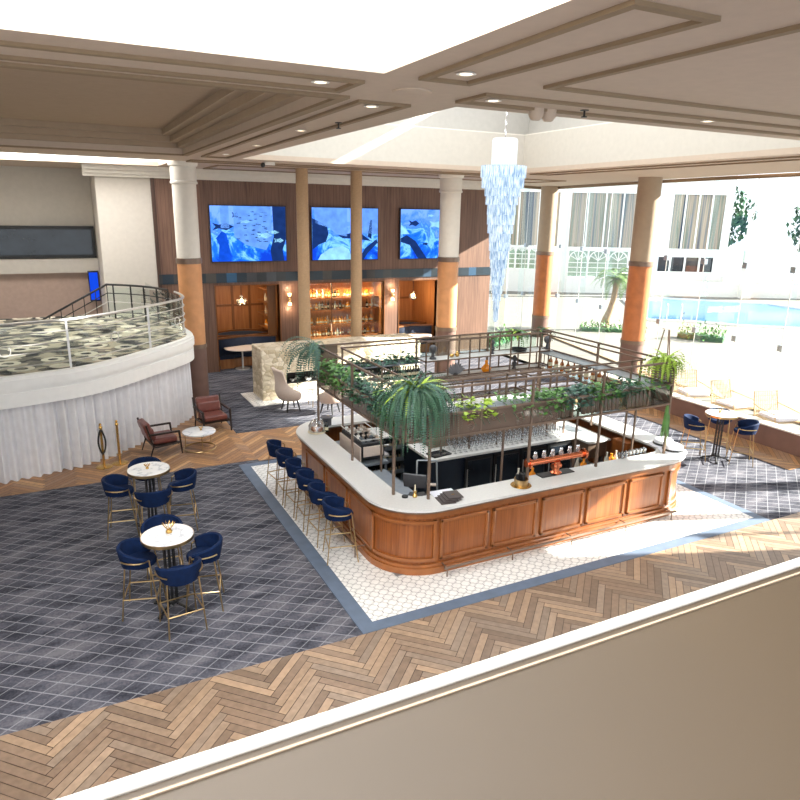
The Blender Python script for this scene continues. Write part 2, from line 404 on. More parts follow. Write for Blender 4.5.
for (a,b,c,d) in ((XL,3.55,13.85,18.2),(3.55,14.9,13.75,15.8),(13.9,14.9,8.5,13.75)):
    f.col=sr((80,54,38)); f.face([(a,c,.004),(b,c,.004),(b,d,.004),(a,d,.004)]); herring(f,a,b,c,d,.8,.1,p2,.008)
struct(f.build('floor_herringbone_back',M['planks']))
f=MB(); f.box(3.3,10.97,7.2,13.47,.0,.014); struct(f.build('floor_tiles',M['tiles']))
f=MB()
for q in ((3.08,11.15,7.0,7.2),(3.08,11.15,13.47,13.65),(3.08,3.3,7.2,13.47),(10.97,11.15,7.2,13.47)): f.box(*q,0,.016)
struct(f.build('trim_1',M['border']))

# ------------------------------------------------------------------ back wall with alcoves
YB=22.56
W=MB()
ops=[(4.62,6.76,2.86),(7.75,10.72,2.86),(11.35,13.0,2.84)]
xs=4.2; x=2.95
for a,b,h in ops:
    W.box(x,a,YB,YB+.25,0,6.2); W.box(a,b,YB,YB+.25,h,6.2); x=b
W.box(x,15.35,YB,YB+.25,0,6.2)
struct(W.build('wall_back',M['walnut']))
f=MB(); f.box(2.9,15.4,YB-.03,YB-.002,2.97,3.28); 
band=struct(f.build('trim_2',M['band']))
# cornice
f=MB(); 
for k,(d,z0,z1) in enumerate(((.10,6.16,6.24),(.22,6.24,6.34),(.4,6.34,6.47))): f.box(1.0,15.4,YB-d,YB,z0,z1)
struct(f.build('trim_3',M['plaster']))
f=MB()
for a,b,h in ops:
    f.box(a-.03,a,YB-.02,YB+.26,0,h); f.box(b,b+.03,YB-.02,YB+.26,0,h); f.box(a-.03,b+.03,YB-.02,YB+.26,h,h+.03)
struct(f.build('trim_4',M['oak_dark']))
# beige wall left + return
f=MB(); f.box(1.32,2.88,YB+.05,YB+.3,0,6.47); struct(f.build('wall_left',M['wallbeige']))
f=MB(); f.box(2.86,2.97,YB-.02,YB+.3,0,6.2); struct(f.build('trim_5',M['walnut_dark']))
f=MB(); f.box(-7,1.4,25.2,25.4,3.4,6.47); f.box(-7,1.4,24.9,25.2,3.2,3.66); struct(f.build('wall_left_upper',M['wallbeige']))
f=MB(); f.box(-7,1.4,25.2,25.4,0,3.4); struct(f.build('wall_left_lower',M['pinkwall']))
f=MB(); f.box(1.32,1.5,YB+.3,25.4,0,6.47); struct(f.build('wall_left_return',M['wallbeige']))
w=thing('window_1','dark framed window above the mezzanine at the left edge','window',(0,0,0)); w['kind']='structure'
for k in ('label','category'): del w[k]
f=MB(); f.box(-1.6,1.28,24.85,25.19,3.68,4.68); f.build('window_frame',M['black'],w)
f=MB(); f.box(-1.5,1.18,24.83,24.85,3.78,4.58); f.build('pane',M['darkpane'],w)
t=thing('wall_monitor','glowing blue screen on the rose wall behind the mezzanine','screen',(1.12,24.86,2.25))
f=MB(); f.box(-.16,.16,-.02,.06,0,1.0); f.build('bezel',M['screenframe'],t)
f=MB(); f.box(-.13,.13,-.03,-.02,.05,.95); f.build('picture',screenmat(5),t)
# left side wall closing the building
f=MB(); f.box(-7.2,-7,-3,25.4,0,6.47); struct(f.build('wall_far_left',M['wallbeige']))

# ---- alcoves
def alcove(a,b,h,ya,depth,n):
    y1=ya+depth
    f=MB(); f.box(a-.1,b+.1,y1,y1+.1,0,h+.1); f.box(a-.12,a-.02,ya+.25,y1,0,h+.1); f.box(b+.02,b+.12,ya+.25,y1,0,h+.1); f.box(a-.1,b+.1,ya+.25,y1,h+.02,h+.12)
    struct(f.build('wall_alcove_%d'%n,M['oak']))
    f=MB()
    k=a+.35
    while k<b-.2:
        f.box(k,k+.09,y1-.03,y1,0,h); k+=.62
    f.box(a,b,y1-.025,y1,1.9,1.98)
    struct(f.build('trim_%d'%(10+n),M['oak_dark']))
alcove(4.62,6.76,2.86,YB,2.1,1); alcove(11.35,13.0,2.84,YB,2.1,3)
def shelfside(x,y0,y1,lab):
    t=thing('wall_shelf_unit',lab,'shelf',(x,y0,0))
    for z in (1.25,1.7,2.15,2.6):
        f=MB(); f.box(-.28,0,0,y1-y0,z,z+.03); f.build('shelf',M['oak_dark'],t)
    f=MB(); f.box(-.3,-.26,0,.04,1.1,2.8); f.box(-.3,0,-.02,.02,1.1,2.8); f.build('upright',M['oak_dark'],t)
    return t
shelfside(6.72,YB+.3,YB+1.7,'amber wooden shelf unit on the right side of the left booth alcove')
def banquette(cx,w,lab):
    t=thing('banquette',lab,'banquette',(cx,YB+.35,0))
    n=14; r=w/2-.04
    def arc(r0,z,off=0): return [(r0*cos(PI*k/n)*1.0, .55+ (r0*.95)*sin(PI*k/n)*1.0, z) for k in range(n+1)]
    f=MB(); f.sheet([[(-r,0,.46)]+arc(r,.46)+[(r,0,.46)],[(-r,0,1.02)]+arc(r,1.02)+[(r,0,1.02)]]); f.build('backrest',M['navyb'],t,True,solid=.1)
    ri=r-.5
    f=MB(); o_=[(-r+.03,0)]+[(p[0]*.97,p[1]) for p in arc(r,0)]+[(r-.03,0)]; i_=[(ri,0)]+[(p[0],p[1]) for p in arc(ri,0)]+[(-ri,0)]
    for k in range(len(o_)-1):
        a,b=o_[k],o_[k+1]; c,d=i_[len(i_)-2-k],i_[len(i_)-1-k]
        f.prism([a,b,c,d],.33,.48)
    f.build('seat',M['navyb'],t)
    f=MB()
    for k in range(len(o_)-1):
        a,b=o_[k],o_[k+1]; c,d=i_[len(i_)-2-k],i_[len(i_)-1-k]
        f.prism([a,b,c,d],0,.33)
    f.build('base',M['oak'],t)
    f=MB(); f.sheet([[(-r-.04,0,1.03)]+arc(r+.04,1.03)+[(r+.04,0,1.03)],[(-r-.04,0,1.09)]+arc(r+.04,1.09)+[(r+.04,0,1.09)]]); f.build('capping_rail',M['oak_dark'],t,solid=.06)
banquette(5.69,2.08,'curved dark navy banquette in the left booth alcove')
banquette(12.2,1.6,'curved dark navy banquette in the right booth alcove')
def boothtable(x,y,lab):
    t=thing('booth_table',lab,'table',(x,y,0))
    f=MB(); f.lathe([(.58,.71),(.6,.72),(.6,.745),(.58,.75)],32); f.build('tabletop',M['beigefab'],t,True)
    f=MB(); f.cyl((0,0,.02),(0,0,.71),.03); f.lathe([(.25,0),(.25,.02),(.03,.03)],20); f.build('pedestal',M['chrome'],t,True)
boothtable(5.45,22.75,'pale round table in front of the left booth banquette')
boothtable(12.2,22.75,'pale round table in the right booth alcove')
def pendant(x,y,z,top,lab):
    t=thing('pendant_lamp',lab,'lamp',(x,y,z))
    f=MB(); f.cyl((0,0,.12),(0,0,top-z),.008,n=6); f.build('cord',M['black'],t)
    f=MB()
    rnd=random.Random(int(x*10))
    for k in range(12):
        a=rnd.random()*2*PI; e=math.asin(rnd.uniform(-1,1)); d=Vector((cos(a)*cos(e),sin(a)*cos(e),sin(e)))*.13
        f.sphere(tuple(d),.06,10,6)
    f.build('glass_cluster',M['cglass'],t,True)
    f=MB(); f.sphere((0,0,0),.07,10,8)
    f.build('bulb',M['bulb'],t,True)
    l=bpy.data.lights.new('pendant_light','POINT'); l.energy=12; l.color=(1,.72,.42); l.shadow_soft_size=.15
    o=bpy.data.objects.new('pendant_light',l); C.objects.link(o); o.location=(x,y-.35,z-.1)
pendant(5.65,23.35,2.25,2.86,'glass bubble pendant lamp glowing over the left booth')
pendant(12.35,23.35,2.2,2.84,'glass bubble pendant lamp glowing over the right booth')
def area(name,loc,rot,sx,sy,e,col=(1,1,1)):
    l=bpy.data.lights.new(name,'AREA'); l.shape='RECTANGLE'; l.size=sx; l.size_y=sy; l.energy=e; l.color=col
    o=bpy.data.objects.new(name,l); C.objects.link(o); o.location=loc; o.rotation_euler=rot; return o
area('booth_light',(5.7,23.6,2.8),(0,0,0),1.6,1.2,14,(1,.75,.48))
area('booth_light',(12.2,23.6,2.8),(0,0,0),1.2,1.2,10,(1,.75,.48))
area('display_light',(9.2,22.75,1.25),(R(-80),0,0),2.6,.3,26,(1,.82,.6))  # extra lamp added low in the display to brighten it
area('display_light',(9.2,22.95,2.8),(R(-20),0,0),2.6,.4,110,(1,.72,.42))
# sconces
def sconce(x,z,lab):
    t=thing('wall_sconce',lab,'lamp',(x,YB-.01,z))
    f=MB(); f.cyl((0,0,0),(0,-.04,0),.05,n=16); f.cyl((0,-.03,-.12),(0,-.03,.12),.012,n=8); f.build('backplate',M['brass'],t,True)
    for s in (-1,1):
        f=MB(); f.cyl((0,-.07,.11*s),(0,-.07,.2*s),.045,.06,n=14); f.build('lamp_shade',M['bulb'],t,True)
        l=bpy.data.lights.new('sconce_light','POINT'); l.energy=6; l.color=(1,.75,.5); l.shadow_soft_size=.05
        o=bpy.data.objects.new('sconce_light',l); C.objects.link(o); o.location=(x,YB-.18,z+.34*s)
    f=MB(); f.sphere((0,-.08,0),.055,12,8); f.build('globe',M['brass'],t,True)
sconce(7.1,2.35,'brass up and down wall sconce beside the left booth')
sconce(11.04,2.35,'brass up and down wall sconce beside the right booth')
# big screens
def screen(x0,x1,lab,seed,shapes):
    t=thing('wall_screen',lab,'screen',(0,0,0))
    f=MB(); f.box(x0-.03,x1+.03,YB-.09,YB-.01,3.63,5.43); f.build('bezel',M['screenframe'],t)
    f=MB(); f.box(x0,x1,YB-.1,YB-.09,3.66,5.4); f.build('picture',screenmat(seed),t)
    for nm_,mt,polys in shapes:
        f=MB()
        for P in polys: f.face([(x0+u*(x1-x0),YB-.104,3.66+v*1.74) for u,v in P])
        f.build(nm_,mt,t)
def emis(name,rgb,s=1.0):
    m=bpy.data.materials.new(name); m.use_nodes=True; nt=m.node_tree; nt.nodes.clear(); o=node(nt,'ShaderNodeOutputMaterial'); e=node(nt,'ShaderNodeEmission',{'Strength':s})
    f,_,_=noisec(nt,(5,5,5),3); c=sr(rgb); nt.links.new(ramp(nt,f,[(.3,tuple(v*.7 for v in c)),(.7,c)]),e.inputs[0]); nt.links.new(e.outputs[0],o.inputs[0]); return m
eD=emis('screen_dark_blue',(26,52,110)); eB=emis('screen_deep_blue',(20,80,215)); eL=emis('screen_pale_blue',(150,215,250)); eV=emis('screen_lavender',(104,158,248))
def fish(u,v,l,h,fl=1):
    return [(u-l*fl,v+h*.6),(u-l*.7*fl,v),(u-l*fl,v-h*.6),(u-l*.4*fl,v-h*.3),(u+l*.3*fl,v-h*.6),(u+l*fl,v),(u+l*.3*fl,v+h*.6),(u-l*.4*fl,v+h*.3)]
rnd=random.Random(3)
small=[fish(rnd.uniform(.35,.75),rnd.uniform(.35,.9),.025,.02,rnd.choice((-1,1))) for _ in range(46)]
screen(4.56,7.02,'large blue aquarium screen left of the first pole',1,[
 ('pale_water',eV,[[(.3,1),(.3,.45),(.45,.3),(.72,.2),(.8,.4),(.8,1)],[(.13,1),(.13,.6),(.24,.6),(.24,1)]]),
 ('dark_fish',eD,[fish(.16,.63,.14,.11)]),('dark_fish',eD,[fish(.33,.84,.05,.09)]),('dark_kelp',eD,[[(.8,0),(.78,.2),(.83,.45),(.82,1),(1,1),(1,.4),(.95,.2),(.97,0)]]),
 ('reef',eB,[[(.08,0),(.1,.3),(.06,.42),(.14,.55),(.2,.5),(.23,.25),(.25,0)]]),
 ('small_fish',eD,small),('light_fish',eL,[fish(.7,.47,.11,.09)]),('light_fish',eL,[fish(.9,.38,.07,.07)]),('light_fish',eL,[fish(.82,.53,.09,.06)]),('light_fish',eL,[fish(.45,.72,.07,.05)])])
screen(7.95,10.4,'middle blue aquarium screen partly behind the second pole',2,[
 ('pale_water',eV,[[(.02,1),(.05,.7),(.25,.62),(.35,.5),(.52,.45),(.52,1)],[(.72,1),(.72,.52),(1,.5),(1,1)]]),
 ('dark_reef',eD,[[(0,.2),(.1,.3),(.2,.35),(.24,.5),(.22,.65),(.08,.75),(0,.8)],[(.7,0),(.8,.22),(.98,.4),(1,.33),(.84,.12),(.78,0)],[(.84,.45),(.88,.78),(.91,.78),(.9,.4)],[(.38,.48),(.6,.52),(.75,.5),(.9,.36),(.7,.4),(.45,.42)]]),
 ('light_coral',eL,[[(.08,0),(.12,.1),(.25,.22),(.45,.27),(.55,.2),(.6,0)]])])
screen(11.32,13.75,'right blue aquarium screen partly behind the white column',3,[
 ('diver_fish',eD,[[(.0,.42),(.1,.48),(.25,.36),(.45,0),(.3,.0),(.15,.28),(0,.34)],fish(.22,.72,.09,.1),fish(.42,.3,.05,.05)]),
 ('light_fish',eL,[fish(.62,.7,.14,.12)]),('light_rock',eL,[[(0,.5),(0,.7),(.08,.6),(.15,.5)]]),('light_fish',eL,[fish(.5,.88,.05,.04)])])

# glass bottle display in the middle opening
f=MB(); f.box(7.65,10.82,YB+.9,YB+1.0,0,2.96); f.box(7.65,7.73,YB+.25,YB+.9,0,2.96); f.box(10.74,10.82,YB+.25,YB+.9,0,2.96); f.box(7.65,10.82,YB+.25,YB+1,2.88,2.98)
struct(f.build('wall_display_back',M['oak']))
f=MB(); 
for x in (7.75,8.68,9.7,10.69): f.box(x,x+.035,YB+.08,YB+.12,0,2.86)
for z in (.9,2.83): f.box(7.75,10.72,YB+.08,YB+.12,z,z+.03)
wd=thing('display_cabinet','tall glazed bottle display cabinet set in the wood wall','cabinet')
f.build('frame',M['oak_dark'],wd)
f=MB(); f.box(7.79,10.69,YB+.09,YB+.1,.02,2.84); f.build('glass_front',M['glass'],wd)
f=MB(); f.box(7.75,10.72,YB+.35,YB+.88,0,.82); f.build('cupboard',M['oak'],wd)
SH=[.86,1.32,1.85,2.27]
for z in SH:
    f=MB(); f.box(7.75,10.72,YB+.45,YB+.88,z-.03,z); f.build('shelf',M['oak_dark'] if z>1 else M['oak'],wd)
for z in (1.29,1.82,2.24,2.8):
    f=MB(); f.box(7.9,10.6,YB+.84,YB+.87,z-.03,z-.005); f.build('strip_light',M['ledlamp'],wd)
# bottles
def bottle_proto(h,r,mat,neck=.32,lab=False):
    b=MB(); hb=h*(1-neck)
    b.lathe([(r*.9,0),(r,.01),(r,hb*.85),(r*.36,hb+.02),(r*.34,h-.02),(r*.4,h-.018),(r*.4,h)],10)
    return b
protos={}
def mkbottle(key,h,r,mat,label,group,cap=None):
    t=bpy.data.objects.new('bottle',None)
    b=bottle_proto(h,r,mat); o=b.build('bottle',mat,None,True)
    if True:
        l=MB(); l.lathe([(r*1.02,h*.18),(r*1.02,h*.45)],10,cap=False); lo=l.build('label_band',M['label'],o)
    tag(o,label,'bottle',group); protos[key]=o; return o
def dupb(key,loc,label=None,group=None):
    p=protos[key]
    if not p.get('used'):
        p['used']=1; p.location=loc
        if label: p['label']=label
        if group: p['group']=group
        return p
    c=p.copy(); C.objects.link(c); c.location=loc
    for ch in list(p.children):
        d=ch.copy(); C.objects.link(d); d.parent=c
    if label: c['label']=label
    if group: c['group']=group
    return c
mkbottle('amber',.3,.042,M['amber'],'x','x'); mkbottle('green',.31,.04,M['greenb'],'x','x'); mkbottle('clear',.28,.042,M['clearb'],'x','x'); mkbottle('gold',.24,.06,M['orangeglass'],'x','x')
shelfname=['lowest','second','third','top']
rnd=random.Random(11)
for zi,z in enumerate(SH):
    x=7.86
    while x<10.6:
        k=rnd.choice(['amber','green','clear','amber','gold'] if zi!=1 else ['gold','gold','clear','amber'])
        if rnd.random()<.94:
            word={'amber':'brown spirit bottle','green':'dark wine bottle','clear':'pale clear bottle','gold':'squat golden bottle'}[k]
            dupb(k,(x,YB+.6+rnd.uniform(-.05,.05),z),'%s on the %s shelf of the wall display'%(word,shelfname[zi]),'%ss on the %s shelf of the wall display'%(word,shelfname[zi]))
        x+=rnd.uniform(.095,.13)
for k,z in enumerate((1.28,1.73,2.18)):
    for y in (23.1,23.35,23.65): dupb('clear' if k!=0 else 'gold',(6.58,y,z),'bottle on the booth alcove shelves','bottles on the booth alcove shelves')

# ------------------------------------------------------------------ ceiling with openings
ZC=6.47
AX0,AX1,AY0,AY1=4.3,12.62,7.18,17.15
c=MB(); T=.12
BX0,BX1,BY0,BY1=-3.5,2.85,7.25,16.6   # coffer
DX0,DX1,DY0,DY1=-3.5,2.77,-.5,5.87   # white skylight near camera
EX0,EX1,EY0,EY1=-3.5,3.0,18.9,21.7
c.box(-7,-3.5,-3,25.4,ZC,ZC+T)
c.box(-3.5,3.1,-3,DY0,ZC,ZC+T); c.box(DX1,3.1,DY0,DY1,ZC,ZC+T); c.box(-3.5,3.1,DY1,BY0,ZC,ZC+T); c.box(BX1,3.1,BY0,BY1,ZC,ZC+T); c.box(-3.5,3.1,BY1,EY0,ZC,ZC+T); c.box(EX1,3.1,EY0,EY1,ZC,ZC+T); c.box(-3.5,3.1,EY1,25.4,ZC,ZC+T)
c.box(3.1,AX0,-3,25.4,ZC,ZC+T); c.box(AX0,AX1,-3,AY0,ZC,ZC+T); c.box(AX0,AX1,AY1,25.4,ZC,ZC+T)
GL=[(17.4,-3),(17.4,12),(17.7,14.5),(18.3,18),(20.3,25.4)]
c.prism([(AX1,-3)]+GL+[(AX1,25.4)],ZC,ZC+T)
struct(c.build('ceiling',M['ceil']))
# mouldings framing the flat panels in the beam
def frame2(m_,pts,w=.05,z=ZC-.02,h=.02):
    n=len(pts); cx=sum(p[0] for p in pts)/n; cy=sum(p[1] for p in pts)/n
    for i in range(n):
        a=Vector((*pts[i],0)); b=Vector((*pts[(i+1)%n],0)); d=(b-a).normalized(); nn=Vector((-d.y,d.x,0))
        if nn.dot(Vector((cx,cy,0))-a)<0: nn=-nn
        a2=a+nn*w+d*w; b2=b+nn*w-d*w
        m_.prism([tuple(a.xy),tuple(b.xy),tuple(b2.xy),tuple(a2.xy)] if d.cross(nn).z>0 else [tuple(a.xy),tuple(a2.xy),tuple(b2.xy),tuple(b.xy)],z,z+h)
f=MB()
for P in ([(3.14,7.3),(3.73,7.3),(4.05,16.4),(3.3,13.4)] if 0 else [(3.14,7.3),(3.78,7.3),(3.95,16.9),(3.3,16.9)], [(3.1,5.85),(3.64,5.85),(3.75,3.2),(3.05,3.2)], [(4.06,6.8),(4.06,6.2),(16.5,6.1),(16.5,6.7)],
          [(-3.3,6.25),(2.75,6.25),(2.75,6.88),(-3.3,6.88)],[(3.3,18.2),(12.4,18.2),(12.4,18.9),(3.3,18.9)],[(13.0,7.5),(13.7,7.5),(13.7,17.3),(13.0,17.3)],[(4.3,19.8),(16.5,19.8),(16.5,21.8),(4.3,21.8)],[(4.3,3.0),(16.5,3.0),(16.5,5.6),(4.3,5.6)]):
    frame2(f,P,.07,ZC-.03,.03)
struct(f.build('trim_6',M['moulding']))
# coffer
f=MB()
steps=((0.005,ZC+.121,ZC+.123),(.14,ZC+.12,ZC+.22),(.3,ZC+.22,ZC+.34),(.48,ZC+.34,ZC+.46))
prev=None
for d,z0,z1 in steps:
    x0,x1,y0,y1=BX0+d,BX1-d,BY0+d,BY1-d
    f.box(x0,x1,y0-.2,y0,z0,z1); f.box(x0,x1,y1,y1+.2,z0,z1); f.box(x0-.2,x0,y0-.2,y1+.2,z0,z1); f.box(x1,x1+.2,y0-.2,y1+.2,z0,z1)
f.box(BX0,BX1,BY0,BY1,ZC+.46,ZC+.5)
struct(f.build('ceiling_coffer',M['coffer']))
f=MB(); frame2(f,[(BX0,BY0),(BX1,BY0),(BX1,BY1),(BX0,BY1)],-.12,ZC-.03,.03); struct(f.build('trim_7',M['moulding']))
# skylight wells
def well(name,x0,x1,y0,y1,za,zb,mat,t=.12):
    f=MB(); f.box(x0-t,x0,y0-t,y1+t,za,zb); f.box(x1,x1+t,y0-t,y1+t,za,zb); f.box(x0-t,x1+t,y0-t,y0,za,zb); f.box(x0-t,x1+t,y1,y1+t,za,zb)
    return struct(f.build(name,mat))
well('wall_atrium_lower',AX0,AX1,AY0,AY1,ZC+.12,7.5,M['well'])
well('wall_atrium_upper',AX0-.45,AX1+.45,AY0-.45,AY1+.45,7.53,9.6,M['well2'])
f=MB(); f.box(AX0-.5,AX0-.01,AY0-.5,AY1+.5,7.501,7.53); f.box(AX1+.01,AX1+.5,AY0-.5,AY1+.5,7.501,7.53); f.box(AX0,AX1,AY0-.5,AY0-.01,7.501,7.53); f.box(AX0,AX1,AY1+.01,AY1+.5,7.501,7.53); struct(f.build('trim_8',M['plaster']))
well('wall_skylight_near',DX0,DX1,DY0,DY1,ZC+.12,8.6,M['white']); well('wall_skylight_far',EX0,EX1,EY0,EY1,ZC+.12,8.0,M['white'])
# glazed roof with rafters
f=MB()
x=AX0-.45
while x<AX1+.5: f.box(x,x+.12,AY0-.45,AY1+.45,9.45,9.75); x+=1.55
for y in (8.5,12.2,15.8): f.box(AX0-.45,AX1+.45,y,y+.1,9.45,9.75)
for k in range(5): f.cyl((AX0-.4+1.9*k,AY0,9.4),(AX0+1.5+1.9*k,AY1,9.4),.09,n=8)
f.box(8.6,AX1+.5,AY0-.45,AY1+.45,9.8,9.9); struct(f.build('ceiling_rafters_sun_slab',M['white']))  # rafters plus an unseen solid slab added to block sun to the left
f=MB(); f.box(AX0-.45,AX1+.45,AY0-.45,AY1+.45,9.76,9.78); struct(f.build('window_2',M['glass']))

# downlights, speakers, sensors
def downlight(x,y,lab):
    t=thing('downlight',lab,'downlight',(x,y,ZC),0,'recessed ceiling downlights')
    f=MB(); f.lathe([(.09,-.012),(.06,-.015),(.06,0)],20,cap=False); f.build('trim_ring',M['white'],t)
    f=MB(); f.lathe([(.0,-.006),(.06,-.006)],20,cap=False); f.build('lens',M['lampw'],t)
    l=bpy.data.lights.new('downlight_beam','SPOT'); l.energy=40; l.spot_size=R(95); l.color=(1,.86,.68); l.shadow_soft_size=.07
    o=bpy.data.objects.new('downlight_beam',l); C.objects.link(o); o.location=(x,y,ZC-.05)
for x,y,lb in ((2.41,6.51,'round recessed downlight left of the ceiling beam crossing'),(3.44,7.63,'round recessed downlight at the near end of the beam panel'),(3.55,10.46,'second recessed downlight along the beam panel'),(3.65,13.33,'third recessed downlight along the beam panel'),(3.65,15.9,'farthest recessed downlight along the beam panel'),(3.36,5.46,'recessed downlight beyond the round ceiling speaker'),(4.37,6.53,'recessed downlight beside the twin ceiling cameras'),(7.5,6.4,'recessed downlight on the right of the near ceiling edge')):
    downlight(x,y,lb)
f=MB(); f.lathe([(0,-.02),(.17,-.022),(.2,-.015),(.2,0)],28,cap=False); o=f.build('ceiling_speaker',M['ceil'],None,True); o.location=(3.39,6.53,ZC); tag(o,'large round flush speaker at the ceiling beam crossing','speaker')
t=thing('dome_camera','pair of white dome cameras under the near ceiling edge','camera',(5.22,6.78,ZC))
for s in (-1,1):
    f=MB(); f.lathe([(0,-.13),(.05,-.125),(.085,-.08),(.09,-.03),(.09,0)],16,c=(s*.09,0),cap=False); f.build('dome',M['chrome'] if 0 else M['ceil'],t,True)
f=MB(); f.box(-.16,.16,-.04,.04,-.02,0); f.build('bracket',M['ceil'],t)
def sprinkler(x,y,lab):
    f=MB(); f.cyl((0,0,0),(0,0,-.07),.012,n=8); f.lathe([(.035,-.08),(.035,-.07)],10); f.lathe([(.05,-.008),(.05,0)],12); o=f.build('sprinkler',M['steel'] if 0 else M['black']); o.location=(x,y,ZC); tag(o,lab,'sprinkler')
sprinkler(5.66,6.57,'small sprinkler head right of the dome cameras'); sprinkler(3.7,9.3,'small sprinkler head in the beam panel between downlights')
t=thing('security_camera','small dark round camera at the far atrium edge','camera',(4.9,17.4,ZC))
f=MB(); f.sphere((0,0,-.1),.06,12,8); f.build('lens_ball',M['black'],t,True)
f=MB(); f.box(.05,.3,-.03,.03,-.1,-.02); f.build('bracket',M['plaster'],t)

# ------------------------------------------------------------------ columns
def column(x,y,r,lab,z1=3.9,z2=1.6,colr='plaster',cap=True,h=ZC):
    sl='tancol' if cap else 'orangecol'
    t=thing('column',lab,'column',(x,y,0))
    f=MB(); f.cyl((0,0,z1),(0,0,h-.5 if cap else h),r,n=32,caps=False); f.build('upper_shaft',M[colr],t,True)
    if cap:
        f=MB(); f.lathe([(r,h-.56),(r+.04,h-.55),(r+.04,h-.5),(r+.02,h-.48),(r+.02,h-.12),(r+.06,h-.1),(r+.08,h)],32,cap=False); f.build('capital',M['plaster'],t,True)
    f=MB(); f.lathe([(r+.03,z1-.12),(r+.03,z1+.02),(r,z1+.03)],32,cap=False); f.build('collar',M['bronze'],t,True)
    f=MB(); f.cyl((0,0,z2),(0,0,z1-.1),r+.005,n=32,caps=False); f.build('leather_sleeve',M[sl],t,True)
    f=MB(); f.lathe([(r+.03,z2-.06),(r+.03,z2+.06)],32,cap=False); f.build('lower_collar',M['bronze'],t,True)
    f=MB(); f.cyl((0,0,0),(0,0,z2-.05),r+.01,n=32,caps=False); f.build('base_sleeve',M['browncol'],t,True)
column(3.28,19.26,.31,'thick cream and orange column beside the curtain',z1=3.98)
column(11.45,19.26,.33,'cream and orange column in front of the right screen')
column(19.3,24.2,.36,'cream and orange column behind the chandelier at the glass',z1=3.72,z2=.9,colr='coffer',cap=False)
column(16.9,16.3,.36,'orange column nearest the pool, right of the palm',z1=3.88,z2=1.3,colr='coffer',cap=False)
for x,lb in ((6.7,'slender ribbed beige pole left of the two in front of the bottle display'),(8.42,'slender ribbed beige pole right of the two in front of the bottle display')):
    f=MB(); pr=[]
    z=0
    while z<ZC: pr+= [(.175,z),(.178,z+.02),(.178,z+.05)]; z+=.06
    f.lathe(pr,24,cap=False); o=f.build('round_pole',M['pole'],None,True); o.location=(x,19.75,0); tag(o,lb,'pole')

# ------------------------------------------------------------------ fireplace
t=thing('fireplace','free-standing rough sandstone fireplace with a long slot opening','fireplace',(0,0,0))
f=MB(); f.box(4.93,5.65,18.35,19.42,0,1.5); f.box(9.3,10.0,18.35,19.42,0,1.5); f.box(5.65,9.3,18.35,19.42,0,.45); f.box(5.65,9.3,18.35,19.42,.78,1.5); f.box(5.65,9.3,18.9,19.4,.45,.78)
f.build('stone_body',M['stone'],t,bevel=.02)
f=MB(); f.box(5.66,9.29,18.4,18.88,.45,.47); f.box(5.66,9.29,18.86,18.89,.47,.77); f.build('firebox',M['black'],t)
f=MB(); rnd=random.Random(2)
for k in range(70): f.sphere((rnd.uniform(5.8,9.2),rnd.uniform(18.45,18.8),.5),rnd.uniform(.03,.05),6,4)
f.build('pebble_bed',M['stonewhite'],t)
f=MB(); f.box(4.56,10.3,17.93,19.47,0,.02); f.build('hearth_slab',M['tiles'],t)

# ------------------------------------------------------------------ mezzanine
cur=[(-6.5,15.9),(-4.5,14.95),(-2.4,14.55),(-1.2,14.6),(-.38,14.81),(.04,14.93),(.5,15.19),(1.06,15.68),(1.61,16.25),(2.27,16.95),(2.7,17.5),(2.86,17.95),(2.88,18.5),(2.8,19.3),(2.6,20.4),(2.5,22.5)]
def smoothpath(P,n=8):
    out=[]
    for i in range(len(P)-1):
        p0=P[max(i-1,0)]; p1=P[i]; p2=P[i+1]; p3=P[min(i+2,len(P)-1)]
        for k in range(n):
            t=k/n
            out.append(tuple(.5*((2*b)+(c-a)*t+(2*a-5*b+4*c-d)*t*t+(-a+3*b-3*c+d)*t**3) for a,b,c,d in zip(p0,p1,p2,p3)))
    out.append(tuple(P[-1])); return out
sp=smoothpath(cur,10)
def offset(P,d):
    out=[]
    for i,p in enumerate(P):
        a=P[max(i-1,0)]; b=P[min(i+1,len(P)-1)]; tx,ty=b[0]-a[0],b[1]-a[1]; L=math.hypot(tx,ty) or 1
        out.append((p[0]+ty/L*d,p[1]-tx/L*d))
    return out
def resample(P,step):
    out=[P[0]]; acc=0
    for a,b in zip(P[:-1],P[1:]):
        L=math.hypot(b[0]-a[0],b[1]-a[1]); s=step-acc
        while s<=L:
            out.append((a[0]+(b[0]-a[0])*s/L,a[1]+(b[1]-a[1])*s/L)); s+=step
        acc=(acc+L)%step
    return out
cp=resample(sp,.02)
rows=[]
rnd=random.Random(4)
amp=[rnd.uniform(.02,.05) for _ in range(2000)]
for z,fl in ((0.01,2.0),(.5,1.8),(1.1,1.5),(1.56,1.1)):
    r=[]; Q=offset(cp,0)
    for i,p in enumerate(cp):
        a=cp[max(i-1,0)]; b=cp[min(i+1,len(cp)-1)]; tx,ty=b[0]-a[0],b[1]-a[1]; L=math.hypot(tx,ty) or 1
        ph=i*.02/.2; d=fl*amp[int(ph)]*sin(2*PI*ph)+.02*sin(ph*1.7)
        r.append((p[0]+ty/L*d,p[1]-tx/L*d,z))
    rows.append(r)
f=MB(); f.sheet(rows); o=f.build('curtain',M['curtain'],None,True); tag(o,'pale grey pleated curtain hanging under the curved balcony','curtain')
fa=offset(sp,.17); back=[(2.67,22.5),(-6.9,22.5),(-6.9,16.1)]
def poly(P): return [p for p in P if p[1]<22.6]
f=MB(); f.prism(offset(sp,.12)+[(-6.9,22.5),(-6.9,16)],1.56,2.12); struct(f.build('floor_mezzanine_slab',M['white']))
